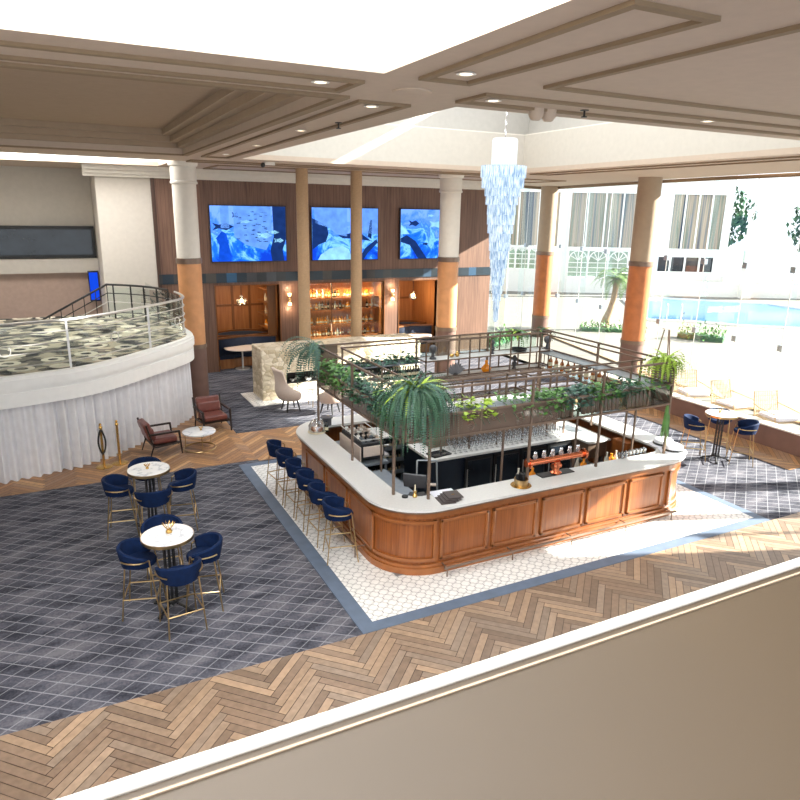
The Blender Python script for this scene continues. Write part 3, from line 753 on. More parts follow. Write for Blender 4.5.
f=MB(); f.prism(offset(sp,.10)+[(-6.9,22.5),(-6.9,16)],2.122,2.132); struct(f.build('floor_mezzanine_carpet',M['mezz']))
f=MB()
for d,z0,z1 in ((.17,1.54,1.82),(.145,1.82,1.87),(.17,1.87,1.92),(.2,1.92,2.08),(.17,2.08,2.15)):
    A=offset(sp,d); B=offset(sp,.02)
    for i in range(len(A)-1): f.prism([B[i],A[i],A[i+1],B[i+1]],z0,z1)
struct(f.build('trim_9',M['white']))
# railing
t=thing('balcony_railing','curved satin steel railing with ring ornaments along the balcony edge','railing')
rp=[p for p in offset(sp,.0) if p[1]<19.2 or p[0]<0]
f=MB(); f.tube([(*p,3.12) for p in rp],.028,8); f.build('handrail',M['chrome'],t,True)
for z in (2.29,2.53,2.69,2.91):
    f=MB(); f.tube([(*p,z) for p in rp],.012,6); f.build('rail',M['chrome'],t,True)
pp=resample(rp,2.3)
for p in pp:
    f=MB(); f.box(p[0]-.022,p[0]+.022,p[1]-.022,p[1]+.022,2.13,3.11); f.build('post',M['chrome'],t)
mid=resample(rp,1.15)[1::2]
for i,p in enumerate(mid):
    a=mid[max(i-1,0)]; b=mid[min(i+1,len(mid)-1)]; d=Vector((b[0]-a[0],b[1]-a[1],0)).normalized()
    f=MB(); f.tube([(p[0]+d.x*.1*cos(2*PI*k/16),p[1]+d.y*.1*cos(2*PI*k/16),2.61+.1*sin(2*PI*k/16)) for k in range(16)],.01,6,True); f.build('ring_ornament',M['chrome'],t,True)
gp=offset(sp,-.04)
f=MB(); f.sheet([[(*p,2.18) for p in gp],[(*p,3.07) for p in gp]]); f.build('glass_panel',M['railglass'],t)
# back railing (dark) and descending flight
t=thing('stair_railing','dark handrail with glass across the back of the mezzanine and down the stair','railing')
bp_=smoothpath([(2.72,19.6),(2.35,20.5),(1.9,21.1),(1.3,21.6)],6)
def zat(p): return 0
f=MB(); f.tube([(*p,3.12) for p in bp_]+[(1.3,21.6,3.12),(-.6,22.0,2.05)],.03,8); f.build('handrail',M['black'],t,True)
for z in (2.32,2.62,2.87):
    f=MB(); f.tube([(*p,z) for p in bp_]+[(1.3,21.6,z),(-.6,22.0,z-1.07)],.014,6); f.build('rail',M['black'] if z!=2.62 else M['chrome'],t,True)
for p in bp_[::4]:
    f=MB(); f.box(p[0]-.02,p[0]+.02,p[1]-.02,p[1]+.02,2.13,3.11); f.build('post',M['black'],t)
for k in range(6):
    u=k/6; f=MB(); x,y,z=.3*0+1.3-1.9*u,21.6+.4*u,3.11-1.07*u; f.box(x-.012,x+.012,y-.012,y+.012,max(2.13,z-.95),z); f.build('baluster',M['black'],t)
f=MB(); f.sheet([[(p[0],p[1]+.03,2.18) for p in bp_],[(p[0],p[1]+.03,3.05) for p in bp_]]); f.build('glass_panel',M['railglass'],t)

# stanchions
def stanchion(x,y,lab,rope):
    t=thing('stanchion',lab,'stanchion',(x,y,0))
    f=MB(); f.lathe([(.17,0),(.17,.015),(.14,.03),(.02,.04)],28); f.build('base',M['gold'],t,True)
    f=MB(); f.cyl((0,0,.03),(0,0,.9),.025,n=14); f.build('post',M['gold'],t,True)
    f=MB(); f.lathe([(.035,.86),(.035,.9),(.02,.92),(.03,.95),(.0,.98)],14); f.build('finial',M['gold'],t,True)
    if rope:
        f=MB(); pts=[(-.06*sin(PI*k/8)-.01,-.045,.84-.55*(k/8)) for k in range(9)]+[(.06*sin(PI*k/8)+.01,-.045,.29+.55*(k/8)) for k in range(1,9)]
        f.tube(pts,.018,8); f.build('rope',M['black'],t,True)
stanchion(.5,14.72,'brass stanchion with a looped black rope by the curtain',True)
stanchion(.82,14.82,'plain brass stanchion post without rope by the curtain',False)

# ------------------------------------------------------------------ stools
def make_stool(label,group):
    t=thing('bar_stool',label,'stool',group=group)
    f=MB(); f.lathe([(.0,.70),(.17,.70),(.2,.72),(.205,.76),(.19,.785),(.1,.795),(.0,.797)],28,cap=False); f.build('seat',M['navy'],t,True)
    # curved tub backrest
    f=MB(); n=26; rows=[]
    def prof(th):  # th: 0 = rear, +-1 ends
        top=.995-.10*abs(th)**2.2; bot=.70+.05*abs(th)**2
        return bot,top
    o_,i_=[],[]
    for k in range(n+1):
        th=-1+2*k/n; a=-PI/2+th*R(112); bot,top=prof(th)
        ring=[]
        for (r,z) in ((.205,bot),(.245,bot+.02),(.275,bot+(top-bot)*.55),(.29,top-.02),(.275,top),(.245,top-.01),(.225,bot+(top-bot)*.55),(.2,bot+.04)):
            ring.append((r*cos(a),r*sin(a),z))
        rows.append(ring+[ring[0]])
    f.sheet(rows); f.face(rows[0][:-1]); f.face(rows[-1][:-1][::-1]); f.build('backrest',M['navy'],t,True)
    feet=[(-.24,-.25),(.24,-.25),(.24,.24),(-.24,.24)]; tops=[(-.2,-.17),(.2,-.17),(.2,.14),(-.2,.14)]
    for (a,b),(c,d) in zip(feet,tops):
        f=MB(); f.tube([(a,b,0),(c,d,.84 if b>0 else .74)],.0095,6); f.build('leg',M['brass'],t,True)
    z=.3; q=[]
    for (a,b),(c,d) in zip(feet,tops):
        u=z/.8; q.append((a+(c-a)*u,b+(d-b)*u,z))
    f=MB()
    for k in range(4): f.tube([q[k],q[(k+1)%4]],.010,6)
    f.build('footrest',M['brass'],t,True)
    f=MB(); 
    for q in (-1,1): f=MB(); f.tube([(q*.2,.14,.84),(q*.26,.1,.845)]+[(q*.292*cos(R(a)),-.292*sin(R(a)),.845) for a in (-8,6,20,34,46)],.010,6); f.build('arm_rail',M['brass'],t,True)
    return t
_st=[None]
def stool(x,y,rz,label,group):
    if _st[0] is None:
        _st[0]=make_stool(label,group); _st[0].location=(x,y,0); _st[0].rotation_euler=(0,0,rz); return
    dup(_st[0],(x,y,0),rz,label,group)
def stool_at(tx,ty,sx,sy,label,group):
    stool(sx,sy,math.atan2(ty-sy,tx-sx)-PI/2,label,group)
def hightable(x,y,label,n=0):
    t=thing('high_table',label,'table',(x,y,0))
    f=MB(); f.lathe([(0,1.075),(.33,1.075),(.335,1.08),(.335,1.095),(.33,1.1),(0,1.1)],40,cap=False); f.build('tabletop',M['marble'],t,True)
    f=MB(); f.lathe([(.325,1.05),(.342,1.05),(.342,1.094),(.336,1.094)],40,cap=False); f.build('gold_rim',M['brass'],t,True)
    f=MB()
    for k in range(8):
        a=2*PI*k/8; f.cyl((.07*cos(a),.07*sin(a),.06),(.07*cos(a),.07*sin(a),1.05),.007,n=6)
    f.cyl((0,0,.04),(0,0,1.05),.02,n=8); f.lathe([(.09,.1),(.09,.13)],16); f.lathe([(.12,1.03),(.12,1.05)],16)
    f.build('stem',M['black'],t,True)
    f=MB()
    for k in range(4):
        a=R(45)+PI/2*k; f.tube([(.03*cos(a),.03*sin(a),.1),(.28*cos(a),.28*sin(a),.03)],.018,6); f.lathe([(.035,0),(.035,.03)],12,c=(.28*cos(a),.28*sin(a)))
    f.build('foot',M['black'],t,True)
def votive(x,y,z,label,big=True):
    t=thing('table_ornament',label,'ornament',(x,y,z)); s=1 if big else .6
    f=MB(); rnd=random.Random(int(x*100))
    for k in range(10):
        a=2*PI*k/10; r=.085*s
        p=[(0,0,.03*s),(r*.6*cos(a-.3),r*.6*sin(a-.3),.09*s),(r*cos(a),r*sin(a),.14*s),(r*.6*cos(a+.3),r*.6*sin(a+.3),.09*s)]
        f.tube(p,.004,5,True)
    f.build('wire_petals',M['gold'],t)
    f=MB(); f.lathe([(.04*s,0),(.045*s,.02*s),(.03*s,.05*s)],12); f.build('candle_cup',M['gold'],t,True)
g='navy stools around the high tables on the carpet'
hightable(1.05,11.3,'round white marble high table nearer the curtain')
hightable(.97,8.7,'round white marble high table nearest the camera')
votive(1.03,11.3,1.1,'small gold ornament on the farther left high table',False)
votive(1.0,8.75,1.1,'large gold petal ornament on the nearest high table')
for sx,sy,l in ((.6,11.38,'left navy stool at the farther left high table'),(1.04,10.78,'front navy stool at the farther left high table'),(1.52,11.2,'right navy stool at the farther left high table'),(1.06,11.95,'back navy stool at the farther left high table')): stool_at(1.05,11.3,sx,sy,l,g)
for sx,sy,l in ((.62,8.8,'left navy stool at the nearest high table'),(1.02,8.2,'front navy stool at the nearest high table'),(1.38,8.6,'right navy stool at the nearest high table'),(.98,9.35,'back navy stool at the nearest high table')): stool_at(.97,8.7,sx,sy,l,g)
names=['first navy bar stool, farthest from the camera on the left side of the bar','second navy bar stool from the far end of the bar side','third navy bar stool from the far end of the bar side','fourth navy bar stool from the far end of the bar side','fifth navy bar stool from the far end of the bar side','sixth navy bar stool, beside the rounded bar corner']
for k,(y,l) in enumerate(zip((12.1,11.5,10.93,10.32,9.7,9.03),names)): stool(3.58,y,-PI/2+(.1,-.05,.04,-.06,.03,-.22)[k],l,'navy bar stools along the left side of the bar')
hightable(12.95,9.65,'round white high table in the sun beside the low wall')
votive(12.95,9.7,1.1,'gold ornament on the sunlit high table',False)
for sx,sy,l in ((12.55,9.95,'sunlit navy stool on the left of the right-hand high table'),(13.3,9.3,'sunlit navy stool on the right of the right-hand high table'),(13.45,10.05,'sunlit navy stool behind the right-hand high table')): stool_at(12.95,9.65,sx,sy,l,'navy stools around the sunlit high table')

# ------------------------------------------------------------------ lounge furniture
def armchair(x,y,rz,label):
    t=thing('lounge_armchair',label,'armchair',(x,y,0),rz); t.scale=(1,.86,.95)
    f=MB(); f.box(-.29,.29,-.28,.32,.3,.44); f.build('seat_cushion',M['leather'],t,True,bevel=.04,seg=3)
    f=MB(); f.m=Matrix.Translation((0,-.3,.42))@Matrix.Rotation(R(14),4,'X'); f.box(-.29,.29,-.1,.1,0,.27); f.build('back_cushion',M['leather'],t,True,bevel=.05,seg=3)
    f=MB(); f.m=Matrix.Translation((0,-.37,.6))@Matrix.Rotation(R(16),4,'X'); f.box(-.29,.29,-.09,.09,0,.22); f.build('head_cushion',M['leather'],t,True,bevel=.05,seg=3)
    for s in (-1,1):
        f=MB(); f.box(s*.34-.03,s*.34+.03,-.42,.36,.55,.59); f.build('armrest',M['darkwood'],t,bevel=.008)
        f=MB(); f.tube([(s*.34,.35,.58),(s*.34,.40,0)],[.03,.02],6); f.build('leg',M['darkwood'],t)
        f=MB(); f.tube([(s*.34,-.3,.3),(s*.34,-.42,0)],[.022,.014],6); f.build('leg',M['darkwood'],t)
        f=MB(); f.tube([(s*.34,.37,.3),(s*.34,-.3,.26),(s*.34,-.46,.82)],.026,6); f.build('side_frame',M['darkwood'],t)
    f=MB(); f.box(-.34,.34,.3,.34,.26,.3); f.box(-.34,.34,-.3,-.27,.24,.28); f.box(-.3,.3,-.3,.3,.28,.3); f.build('seat_frame',M['darkwood'],t)
armchair(1.74,15.2,R(-82),'brown leather armchair with dark wood arms backing onto the curtain')
armchair(3.12,16.4,R(-172),'brown leather armchair with dark wood arms beside the column foot')
t=thing('coffee_table','low round white coffee table with a brass ring base','table',(2.55,15.12,0))
f=MB(); f.lathe([(0,.38),(.36,.38),(.37,.385),(.37,.41),(.36,.415),(0,.415)],40,cap=False); f.build('tabletop',M['marble'],t,True)
for k in range(3):
    a=R(30)+2*PI*k/3; f=MB(); f.cyl((.33*cos(a),.33*sin(a),0),(.33*cos(a),.33*sin(a),.38),.009,n=8); f.build('leg',M['brass'],t,True)
f=MB(); f.tube([(.35*cos(2*PI*k/40),.35*sin(2*PI*k/40),.016) for k in range(40)],.018,6,True); f.build('ring_base',M['brass'],t,True)
votive(2.6,15.15,.415,'small gold ornament on the coffee table',False)
def wing(x,y,rz,label):
    t=thing('wingback_chair',label,'armchair',(x,y,0),rz)
    n=20; rows=[]
    for j,(z,r,ex) in enumerate(((.32,.27,1.0),(.42,.34,1.05),(.56,.38,1.08),(.66,.37,.8),(.8,.33,.55),(1.0,.32,.46),(1.15,.36,.46),(1.24,.40,.40))):
        row=[]
        for k in range(n+1):
            th=-1+2*k/n; a=-PI/2+th*R(118)*ex
            zz=z
            row.append((r*cos(a)*1.02,r*sin(a)*.95-.12*(z-.34),zz-(.04*abs(th)**2 if j>3 else 0)))
        rows.append(row)
    f=MB(); f.sheet(rows); f.build('shell',M['beigefab'],t,True,solid=.07,sub=1)
    f=MB(); f.lathe([(0,.32),(.28,.32),(.31,.36),(.31,.44),(.27,.48),(0,.49)],24,cap=False); f.build('seat',M['beigefab'],t,True)
    for a in (45,135,225,315):
        f=MB(); f.tube([(.18*cos(R(a)),.18*sin(R(a)),.34),(.27*cos(R(a)),.27*sin(R(a)),0)],[.032,.018],6); f.build('leg',M['black'],t)
wing(5.4,17.25,R(-84),'beige high wingback chair in front of the stone fireplace')
wing(6.3,16.6,R(38),'beige rounded chair seen from behind the bar posts')
t=thing('side_table','small white round side table between the beige chairs','table',(6.15,17.45,0))
f=MB(); f.lathe([(0,.5),(.24,.5),(.25,.52),(0,.525)],28,cap=False); f.build('tabletop',M['white'],t,True)
for k in range(3):
    a=2*PI*k/3; f=MB(); f.tube([(.18*cos(a),.18*sin(a),.5),(.22*cos(a),.22*sin(a),0)],.01,6); f.build('leg',M['brass'],t)

# ------------------------------------------------------------------ BAR
BX0,BX1,BY0,BY1,BR=3.97,10.25,7.98,12.72,.78
def rrect(x0,x1,y0,y1,r,n=10):
    P=[]
    for cx,cy,a0 in ((x1-r,y0+r,-90),(x1-r,y1-r,0),(x0+r,y1-r,90),(x0+r,y0+r,180)):
        for k in range(n+1):
            a=R(a0+90*k/n); P.append((cx+r*cos(a),cy+r*sin(a)))
    return P
def ringwall(f,o,i,z0,z1):
    n=len(o)
    for k in range(n):
        a,b=o[k],o[(k+1)%n]; c,d=i[(k+1)%n],i[k]
        f.face([(*a,z0),(*b,z0),(*b,z1),(*a,z1)]); f.face([(*d,z0),(*d,z1),(*c,z1),(*c,z0)])
        f.face([(*a,z1),(*b,z1),(*c,z1),(*d,z1)]); f.face([(*a,z0),(*d,z0),(*c,z0),(*b,z0)])
bar=thing('bar_counter','large island bar with white top and panelled walnut sides','bar counter')
def rr(d): return rrect(BX0-d,BX1+d,BY0-d,BY1+d,max(BR+d,.05))
f=MB(); ringwall(f,rr(0),rr(-.1),.05,1.04); f.build('body',M['barwood'],bar,True)
f=MB(); ringwall(f,rr(.10),rr(-.42),1.06,1.10)
f.build('countertop',M['stonewhite'],bar,True)
f=MB(); ringwall(f,rr(.085),rr(-.40),1.03,1.06); f.build('countertop_edge',M['bronze'],bar,True)
f=MB(); ringwall(f,rr(.035),rr(0),.93,1.03); f.build('frieze',M['barframe'],bar,True)
f=MB(); ringwall(f,rr(.06),rr(0),.014,.12); ringwall(f,rr(.035),rr(0),.12,.17); f.build('plinth',M['barframe'],bar,True)
def panel(p0,p1,nx,ny):   # straight raised panel between p0 and p1 on the face with outward normal
    d=Vector((p1[0]-p0[0],p1[1]-p0[1],0)); L=d.length; ang=math.atan2(d.y,d.x)
    t=MB(); m_=Matrix.Translation((p0[0],p0[1],0))@Matrix.Rotation(ang,4,'Z'); t.m=m_
    w=.05
    t.box(0,L,-.035,.0,.22,.22+w); t.box(0,L,-.035,0,.88-w,.88); t.box(0,w,-.035,0,.22,.88); t.box(L-w,L,-.035,0,.22,.88)
    o=t.build('panel_moulding',M['barframe'],bar,bevel=.008)
    t=MB(); t.m=m_; t.box(w,L-w,-.012,.0,.27,.83); o2=t.build('inset_panel',M['barwood'],bar)
for a,b in ((4.76,5.62),(5.70,6.56),(6.66,7.54),(7.62,8.48),(8.56,9.38)): panel((a,BY0),(b,BY0),0,-1)
for a,b in ((8.62,9.60),(9.68,10.66),(10.74,11.74)): panel((BX0,b),(BX0,a),-1,0)
for a,b in ((8.8,9.9),(10.0,11.1),(11.2,11.9)): panel((BX1,a),(BX1,b),1,0)
for a,b in ((9.3,8.3),(8.2,7.2),(7.1,6.1),(6.0,5.0)): panel((a,BY1),(b,BY1),0,1)
# curved corner panels
for cx,cy,a0 in ((BX0+BR,BY0+BR,180),(BX1-BR,BY0+BR,270)):
    f=MB()
    for (aa,ab,z0,z1) in ((4,86,.22,.27),(4,86,.83,.88),(4,7.5,.22,.88),(82.5,86,.22,.88)):
        n=12; rows=[]
        for k in range(n+1):
            a=R(a0+aa+(ab-aa)*k/n)
            ring=[(cx+r*cos(a),cy+r*sin(a),z) for r,z in ((BR-.0,z0),(BR+.035,z0),(BR+.035,z1),(BR,z1))]; rows.append(ring+[ring[0]])
        f.sheet(rows); f.face(rows[0][:4]); f.face(rows[-1][:4][::-1])
    f.build('panel_moulding',M['barframe'],bar,True)
# foot rail
f=MB(); P=[(4.75,BY0-.2,.16),(9.6,BY0-.2,.16)]
f.tube(P,.02,8)
for x in (4.8,6.0,7.2,8.4,9.5): f.tube([(x,BY0-.2,.16),(x,BY0-.2,.015)],.012,6); f.tube([(x,BY0-.2,.16),(x,BY0,.16)],.01,6)
f.build('foot_rail',M['bronze'],bar,True)
f=MB(); f.tube([(BX0-.2,8.8,.2),(BX0-.2,11.8,.2)],.018,8)
for y in (8.9,9.9,10.9,11.7): f.tube([(BX0-.2,y,.2),(BX0-.2,y,.015)],.01,6); f.tube([(BX0-.2,y,.2),(BX0,y,.2)],.01,6)
f.build('foot_rail',M['bronze'],bar,True)
f=MB(); f.face([(4.1,8.1,.02),(10.1,8.1,.02),(10.1,12.6,.02),(4.1,12.6,.02)]); struct(f.build('floor_bar',M['steel']))
# inner lower benches
def bench(name,lab,x0,x1,y0,y1,z,m='steel',shelf=True):
    t=thing(name,lab,'work bench',(0,0,0))
    f=MB(); f.box(x0,x1,y0,y1,z-.04,z); f.build('worktop',M[m],t)
    if shelf:
        f=MB(); f.box(x0+.03,x1-.03,y0+.03,y1-.03,.3,.33); f.build('under_shelf',M['steel'],t)
    for x in (x0+.03,x1-.06):
        for y in (y0+.03,y1-.06):
            f=MB(); f.box(x,x+.03,y,y+.03,.02,z-.04); f.build('leg',M['steel'],t)
    return t
bench('steel_bench','steel work bench inside the left side of the bar',4.6,5.0,8.9,10.4,.78)
bench('steel_bench','long steel work bench inside the front of the bar',5.1,9.5,8.58,8.92,.82)
bench('steel_bench','steel bench carrying the coffee machine',4.6,5.15,10.55,12.0,.86)
# centre counter with fridges
cc=thing('back_bar_cabinet','dark navy centre cabinet with white top and glass fridge doors','cabinet')
f=MB(); f.box(5.75,9.0,10.0,11.1,.02,.95); f.build('carcass',M['navydark'],cc)
f=MB(); f.box(5.70,9.05,9.93,11.15,.95,1.0); f.build('worktop',M['stonewhite'],cc,bevel=.006)
for k in range(4):
    x0=6.45+k*.64
    f=MB(); f.box(x0,x0+.6,9.96,9.998,.1,.9); f.box(x0+.05,x0+.55,9.95,9.962,.15,.85); d=f.build('fridge_door',M['black'],cc)
    f=MB(); f.box(x0+.05,x0+.55,9.944,9.95,.15,.85); f.build('pane',M['darkpane'],d)
    f=MB(); f.cyl((x0+.03,9.93,.3),(x0+.03,9.93,.7),.01,n=6); f.build('handle',M['chrome'],d)
f=MB(); f.box(6.0,8.98,10.5,10.56,1.0,1.2); f.box(6.0,8.98,10.8,10.86,1.0,1.2); f.box(6.0,8.98,10.5,10.86,1.18,1.2)
for x in (6.0,7.0,8.0,8.95): f.box(x,x+.03,10.48,10.86,1.0,1.22)
f.build('riser_shelf',M['bronze'],cc)
# gantry on the centre counter
ga=thing('overhead_rack','bronze overhead rack frame standing on the centre cabinet','rack')
f=MB()
def bar_(f,p,q,w=.02):
    p=Vector(p);q=Vector(q); lo=[min(a,b)-w for a,b in zip(p,q)]; hi=[max(a,b)+w for a,b in zip(p,q)]; f.box(lo[0],hi[0],lo[1],hi[1],lo[2],hi[2])
for x0,x1 in ((6.05,7.9),(8.0,9.5)):
    for z in (2.3,2.0):
        for y in (10.2,10.52): bar_(f,(x0,y,z),(x1,y,z),.013)
        for x in (x0,x1): bar_(f,(x,10.2,z),(x,10.52,z),.013)
f.build('frame',M['bronze'],ga)
for x in (6.05,6.67,7.29,7.9,8.5,8.93):
    for y in (10.2,10.52):
        f=MB(); bar_(f,(x,y,1.0 ),(x,y,2.3),.014); f.build('post',M['bronze'],ga)
f=MB(); f.box(6.1,7.88,10.2,10.5,1.98,1.99); f.build('glass_shelf',M['cglass'],ga)
# stemware
def glassproto(label,group,cat='glass'):
    f=MB(); f.lathe([(.033,0),(.033,.004),(.005,.008),(.004,.075),(.02,.09),(.036,.12),(.037,.15),(.03,.19)],12,cap=False)
    o=f.build('wine_glass',M['cglass'],None,True); tag(o,label,cat,group); return o
gp_=glassproto('clear stemmed glass in the rows on the centre cabinet top','stemmed glasses in rows on the centre cabinet'); first=True
for i in range(22):
    for j in range(4):
        o=gp_ if first else gp_.copy()
        if not first: C.objects.link(o)
        first=False
        o.location=(6.28+i*.117+(j%2)*.03,10.06+j*.105,1.0)
for i in range(12):
    f=None
cup0=None
for i in range(14):
    if cup0 is None:
        f=MB(); f.lathe([(.025,0),(.04,.05),(.037,.05),(.02,.01)],12); cup0=f.build('cup',M['white'],None,True); tag(cup0,'small white cup along the riser shelf','cup','white cups along the riser shelf'); o=cup0
    else: o=cup0.copy(); C.objects.link(o)
    o.location=(6.1+i*.2+(.03 if i%3 else 0),10.68,1.2)
t=thing('tablet_stand','flat dark tablet on the corner of the centre cabinet','tablet',(5.98,10.15,1.0),R(8))
f=MB(); f.box(-.2,.2,-.13,.13,0,.03); f.build('base',M['black'],t,bevel=.006)
f=MB(); f.box(-.18,.18,-.11,.11,.03,.034); f.build('display',M['darkpane'],t)
# step ladder
t=thing('step_ladder','folded silver step ladder leaning on the dark cabinet','ladder',(5.38,9.5,0),R(-25))
f=MB()
for s in (-1,1): f.tube([(s*.2,-.12,.02),(s*.17,.2,1.12)],.018,6)
f.tube([(-.17,.2,1.12),(.17,.2,1.12)],.016,6); f.build('frame',M['steel'],t,True)
for k in range(3):
    u=.2+.25*k; f=MB(); f.box(-.19,.19,-.12+.4*u-.05,-.12+.4*u+.05,.02+.93*u,.04+.93*u); f.build('tread',M['beigefab'],t)
# open shelf unit back-left
t=thing('bottle_shelving','pale open shelving of bottles inside the back left of the bar','shelving')
f=MB(); f.box(4.98,6.35,11.45,12.1,.97,1.0); f.build('worktop',M['stonewhite'],t)
f=MB()
for x in (4.98,5.42,5.88,6.32): f.box(x,x+.03,11.47,12.1,.02,.97)
f.box(4.98,6.35,12.07,12.1,.02,.97); f.build('carcass',M['steel'],t)
for z in (.18,.44,.70):
    f=MB(); f.box(5.0,6.33,11.42,12.07,z,z+.02); f.box(5.0,6.33,11.42,11.44,z,z+.1); f.build('shelf',M['steel'],t)
mkbottle('dark_small',.22,.035,M['greenb'],'x','x')
for zi,z in enumerate((.2,.46,.72)):
    for k in range(11): dupb('dark_small',(5.07+k*.118,11.55,z),'dark bottle on the %s shelf of the bar shelving'%(('bottom','middle','upper')[zi]),'dark bottles on the %s bar shelf'%(('bottom','middle','upper')[zi]))
# coffee machine
t=thing('coffee_machine','black and steel espresso machine with cups on top','coffee machine',(4.88,11.15,.86))
f=MB(); f.box(-.24,.24,-.48,.48,.06,.36); f.build('body',M['black'],t,bevel=.02)
f=MB(); f.box(-.27,-.24,-.5,.5,.02,.3); f.box(-.2,.2,-.5,-.48,.1,.3); f.build('side_plate',M['beigefab'],t,bevel=.01)
f=MB(); f.box(.24,.36,-.42,.42,.02,.06); f.build('drip_tray',M['chrome'],t)
for y in (-.28,0,.28):
    f=MB(); f.cyl((.28,y,.2),(.28,y,.28),.035,n=14); f.cyl((.28,y,.21),(.42,y,.19),.014,n=8); f.build('group_head',M['chrome'],t,True)
f=MB(); 
for s in (-.5,.5): f.box(-.25,.25,s-.01,s+.01,.42,.44)
f.tube([(-.25,-.5,.44),(-.25,.5,.44)],.008,6); f.tube([(.25,-.5,.44),(.25,.5,.44)],.008,6); f.build('cup_rail',M['chrome'],t)
k=0
rnd=random.Random(5)
for i in range(4):
    for j in range(8):
        mt=[M['white'],M['beigefab'],M['steel'],M['black']][rnd.randrange(4)]
        f=MB(); f.lathe([(.028,0),(.036,.06),(.032,.06),(.022,.008)],10); o=f.build('coffee_cup',mt,None,True); o.location=(4.72+i*.105,10.75+j*.115,1.22); tag(o,'small cup stacked on top of the espresso machine','cup','cups on top of the espresso machine')
f=MB(); f.lathe([(.1,0),(.1,.14),(.13,.15),(.13,.17),(.0,.18)],20); o=f.build('coffee_grinder',M['greycer'],None,True); o.location=(4.62,12.38,1.1); tag(o,'dark round topped grinder on the back left counter','grinder')
# POS terminal
t=thing('till_terminal','grey touch-screen till inside the rounded bar corner','till',(4.86,8.95,.82),R(140))
f=MB(); f.box(-.12,.12,-.1,.1,0,.05); f.cyl((0,0,.04),(0,.02,.24),.03,n=8); f.build('stand',M['black'],t)
f=MB(); f.m=Matrix.Translation((0,.03,.2))@Matrix.Rotation(R(-20),4,'X'); f.box(-.19,.19,-.02,.02,0,.27); f.build('housing',M['greycer'],t,bevel=.01)
f=MB(); f.m=Matrix.Translation((0,.03,.2))@Matrix.Rotation(R(-20),4,'X'); f.box(-.17,.17,-.024,-.02,.02,.25); f.build('display',M['darkpane'],t)
f=MB(); f.box(4.66,5.1,8.78,9.12,.78,.82); f.m=Matrix.Identity(4); tag(f.build('cash_box',M['black']),'black cash box under the grey till','box')
# corner items on counter
def candle(x,y):
    t=thing('candle_holder','small gold candle holder on the rounded bar corner','candle',(x,y,1.1))
    f=MB(); f.lathe([(.035,0),(.04,.03),(.02,.06),(.03,.1)],14); f.build('holder',M['gold'],t,True)
    f=MB(); f.cyl((0,0,.1),(0,0,.2),.01,n=8); f.build('candle',M['label'],t)
candle(4.56,8.42)
f=MB(); f.lathe([(.05,0),(.05,.02),(.045,.025)],18); o=f.build('ashtray',M['black'],None,True); o.location=(4.42,8.48,1.1); tag(o,'small black round dish beside the gold candle holder','dish')
for k in range(4):
    t=thing('menu',['lowest dark menu of the fanned stack on the bar','second dark menu from the bottom of the fanned stack','third dark menu from the bottom of the fanned stack','top dark menu of the stack with a small gold mark'][k],'menu',(4.92+.055*k,8.1+.02*k,1.1+.013*k),R(-8))
    f=MB(); f.box(-.12,.12,-.13,.15,0,.012); f.build('cover',M['menu'],t,bevel=.002)
    f=MB(); f.box(-.115,.115,-.125,.145,.003,.009); f.build('pages',M['paper'],t)
    if k==3:
        f=MB(); f.box(-.025,.025,.0,.02,.0121,.0128); f.build('gold_mark',M['gold'],t)
f=MB(); f.box(-.2,.2,-.13,.13,0,.006); o=f.build('paper_sheet',M['paper']); o.location=(5.03,8.36,1.1); o.rotation_euler=(0,0,R(-4)); tag(o,'white paper placemat behind the stacked menus','paper')
# brass caddy
t=thing('cutlery_bucket','brass bucket of black napkin rolls on a round brass tray','bucket',(6.33,8.12,1.1))
f=MB(); f.lathe([(.16,0),(.17,.006),(.165,.012),(0,.01)],28); f.build('tray',M['gold'],t,True)
f=MB(); f.lathe([(.11,.012),(.115,.12),(.105,.12),(.1,.02)],24); f.build('bucket',M['brass'],t,True)
rnd=random.Random(9)
for k in range(12):
    a=rnd.random()*2*PI; r=.07*rnd.random()**.5; f=MB(); f.tube([(r*cos(a),r*sin(a),.02),(1.5*r*cos(a),1.5*r*sin(a),.19+.04*rnd.random())],.018,6); f.build('napkin_roll',M['black'],t)
# copper taps
t=thing('beer_tower','polished copper beer tap tower with six handles','beer tap',(7.18,8.3,1.1))
f=MB(); f.cyl((-.58,0,.27),(.58,0,.27),.05,n=20); f.build('tube',M['copper'],t,True)
for s in (-1,1):
    f=MB(); f.cyl((s*.56,0,.27),(s*.6,0,.27),.09,n=20); f.cyl((s*.6,0,.27),(s*.64,0,.27),.06,n=20); f.build('end_flange',M['copper'],t,True)
f=MB(); f.lathe([(.09,.01),(.1,.03),(.06,.06),(.05,.22),(.07,.24)],18); f.cyl((-.08,0,.14),(.08,0,.14),.05,n=14); f.build('stem',M['copper'],t,True)
f=MB(); f.box(-.34,.34,-.08,.1,0,.014); f.build('drip_mat',M['black'],t)
for k in range(6):
    x=-.45+.18*k; f=MB(); f.cyl((x,0,.3),(x,.0,.36),.016,n=8); f.cyl((x,.02,.36),(x,-.0,.36),.045,n=16) ; f.sphere((x,.01,.42),.036,10,6,(1,.5,1)); f.cyl((x,0,.25),(x,.12,.2),.012,n=8); f.build('tap_handle',M['silver'],t,True)
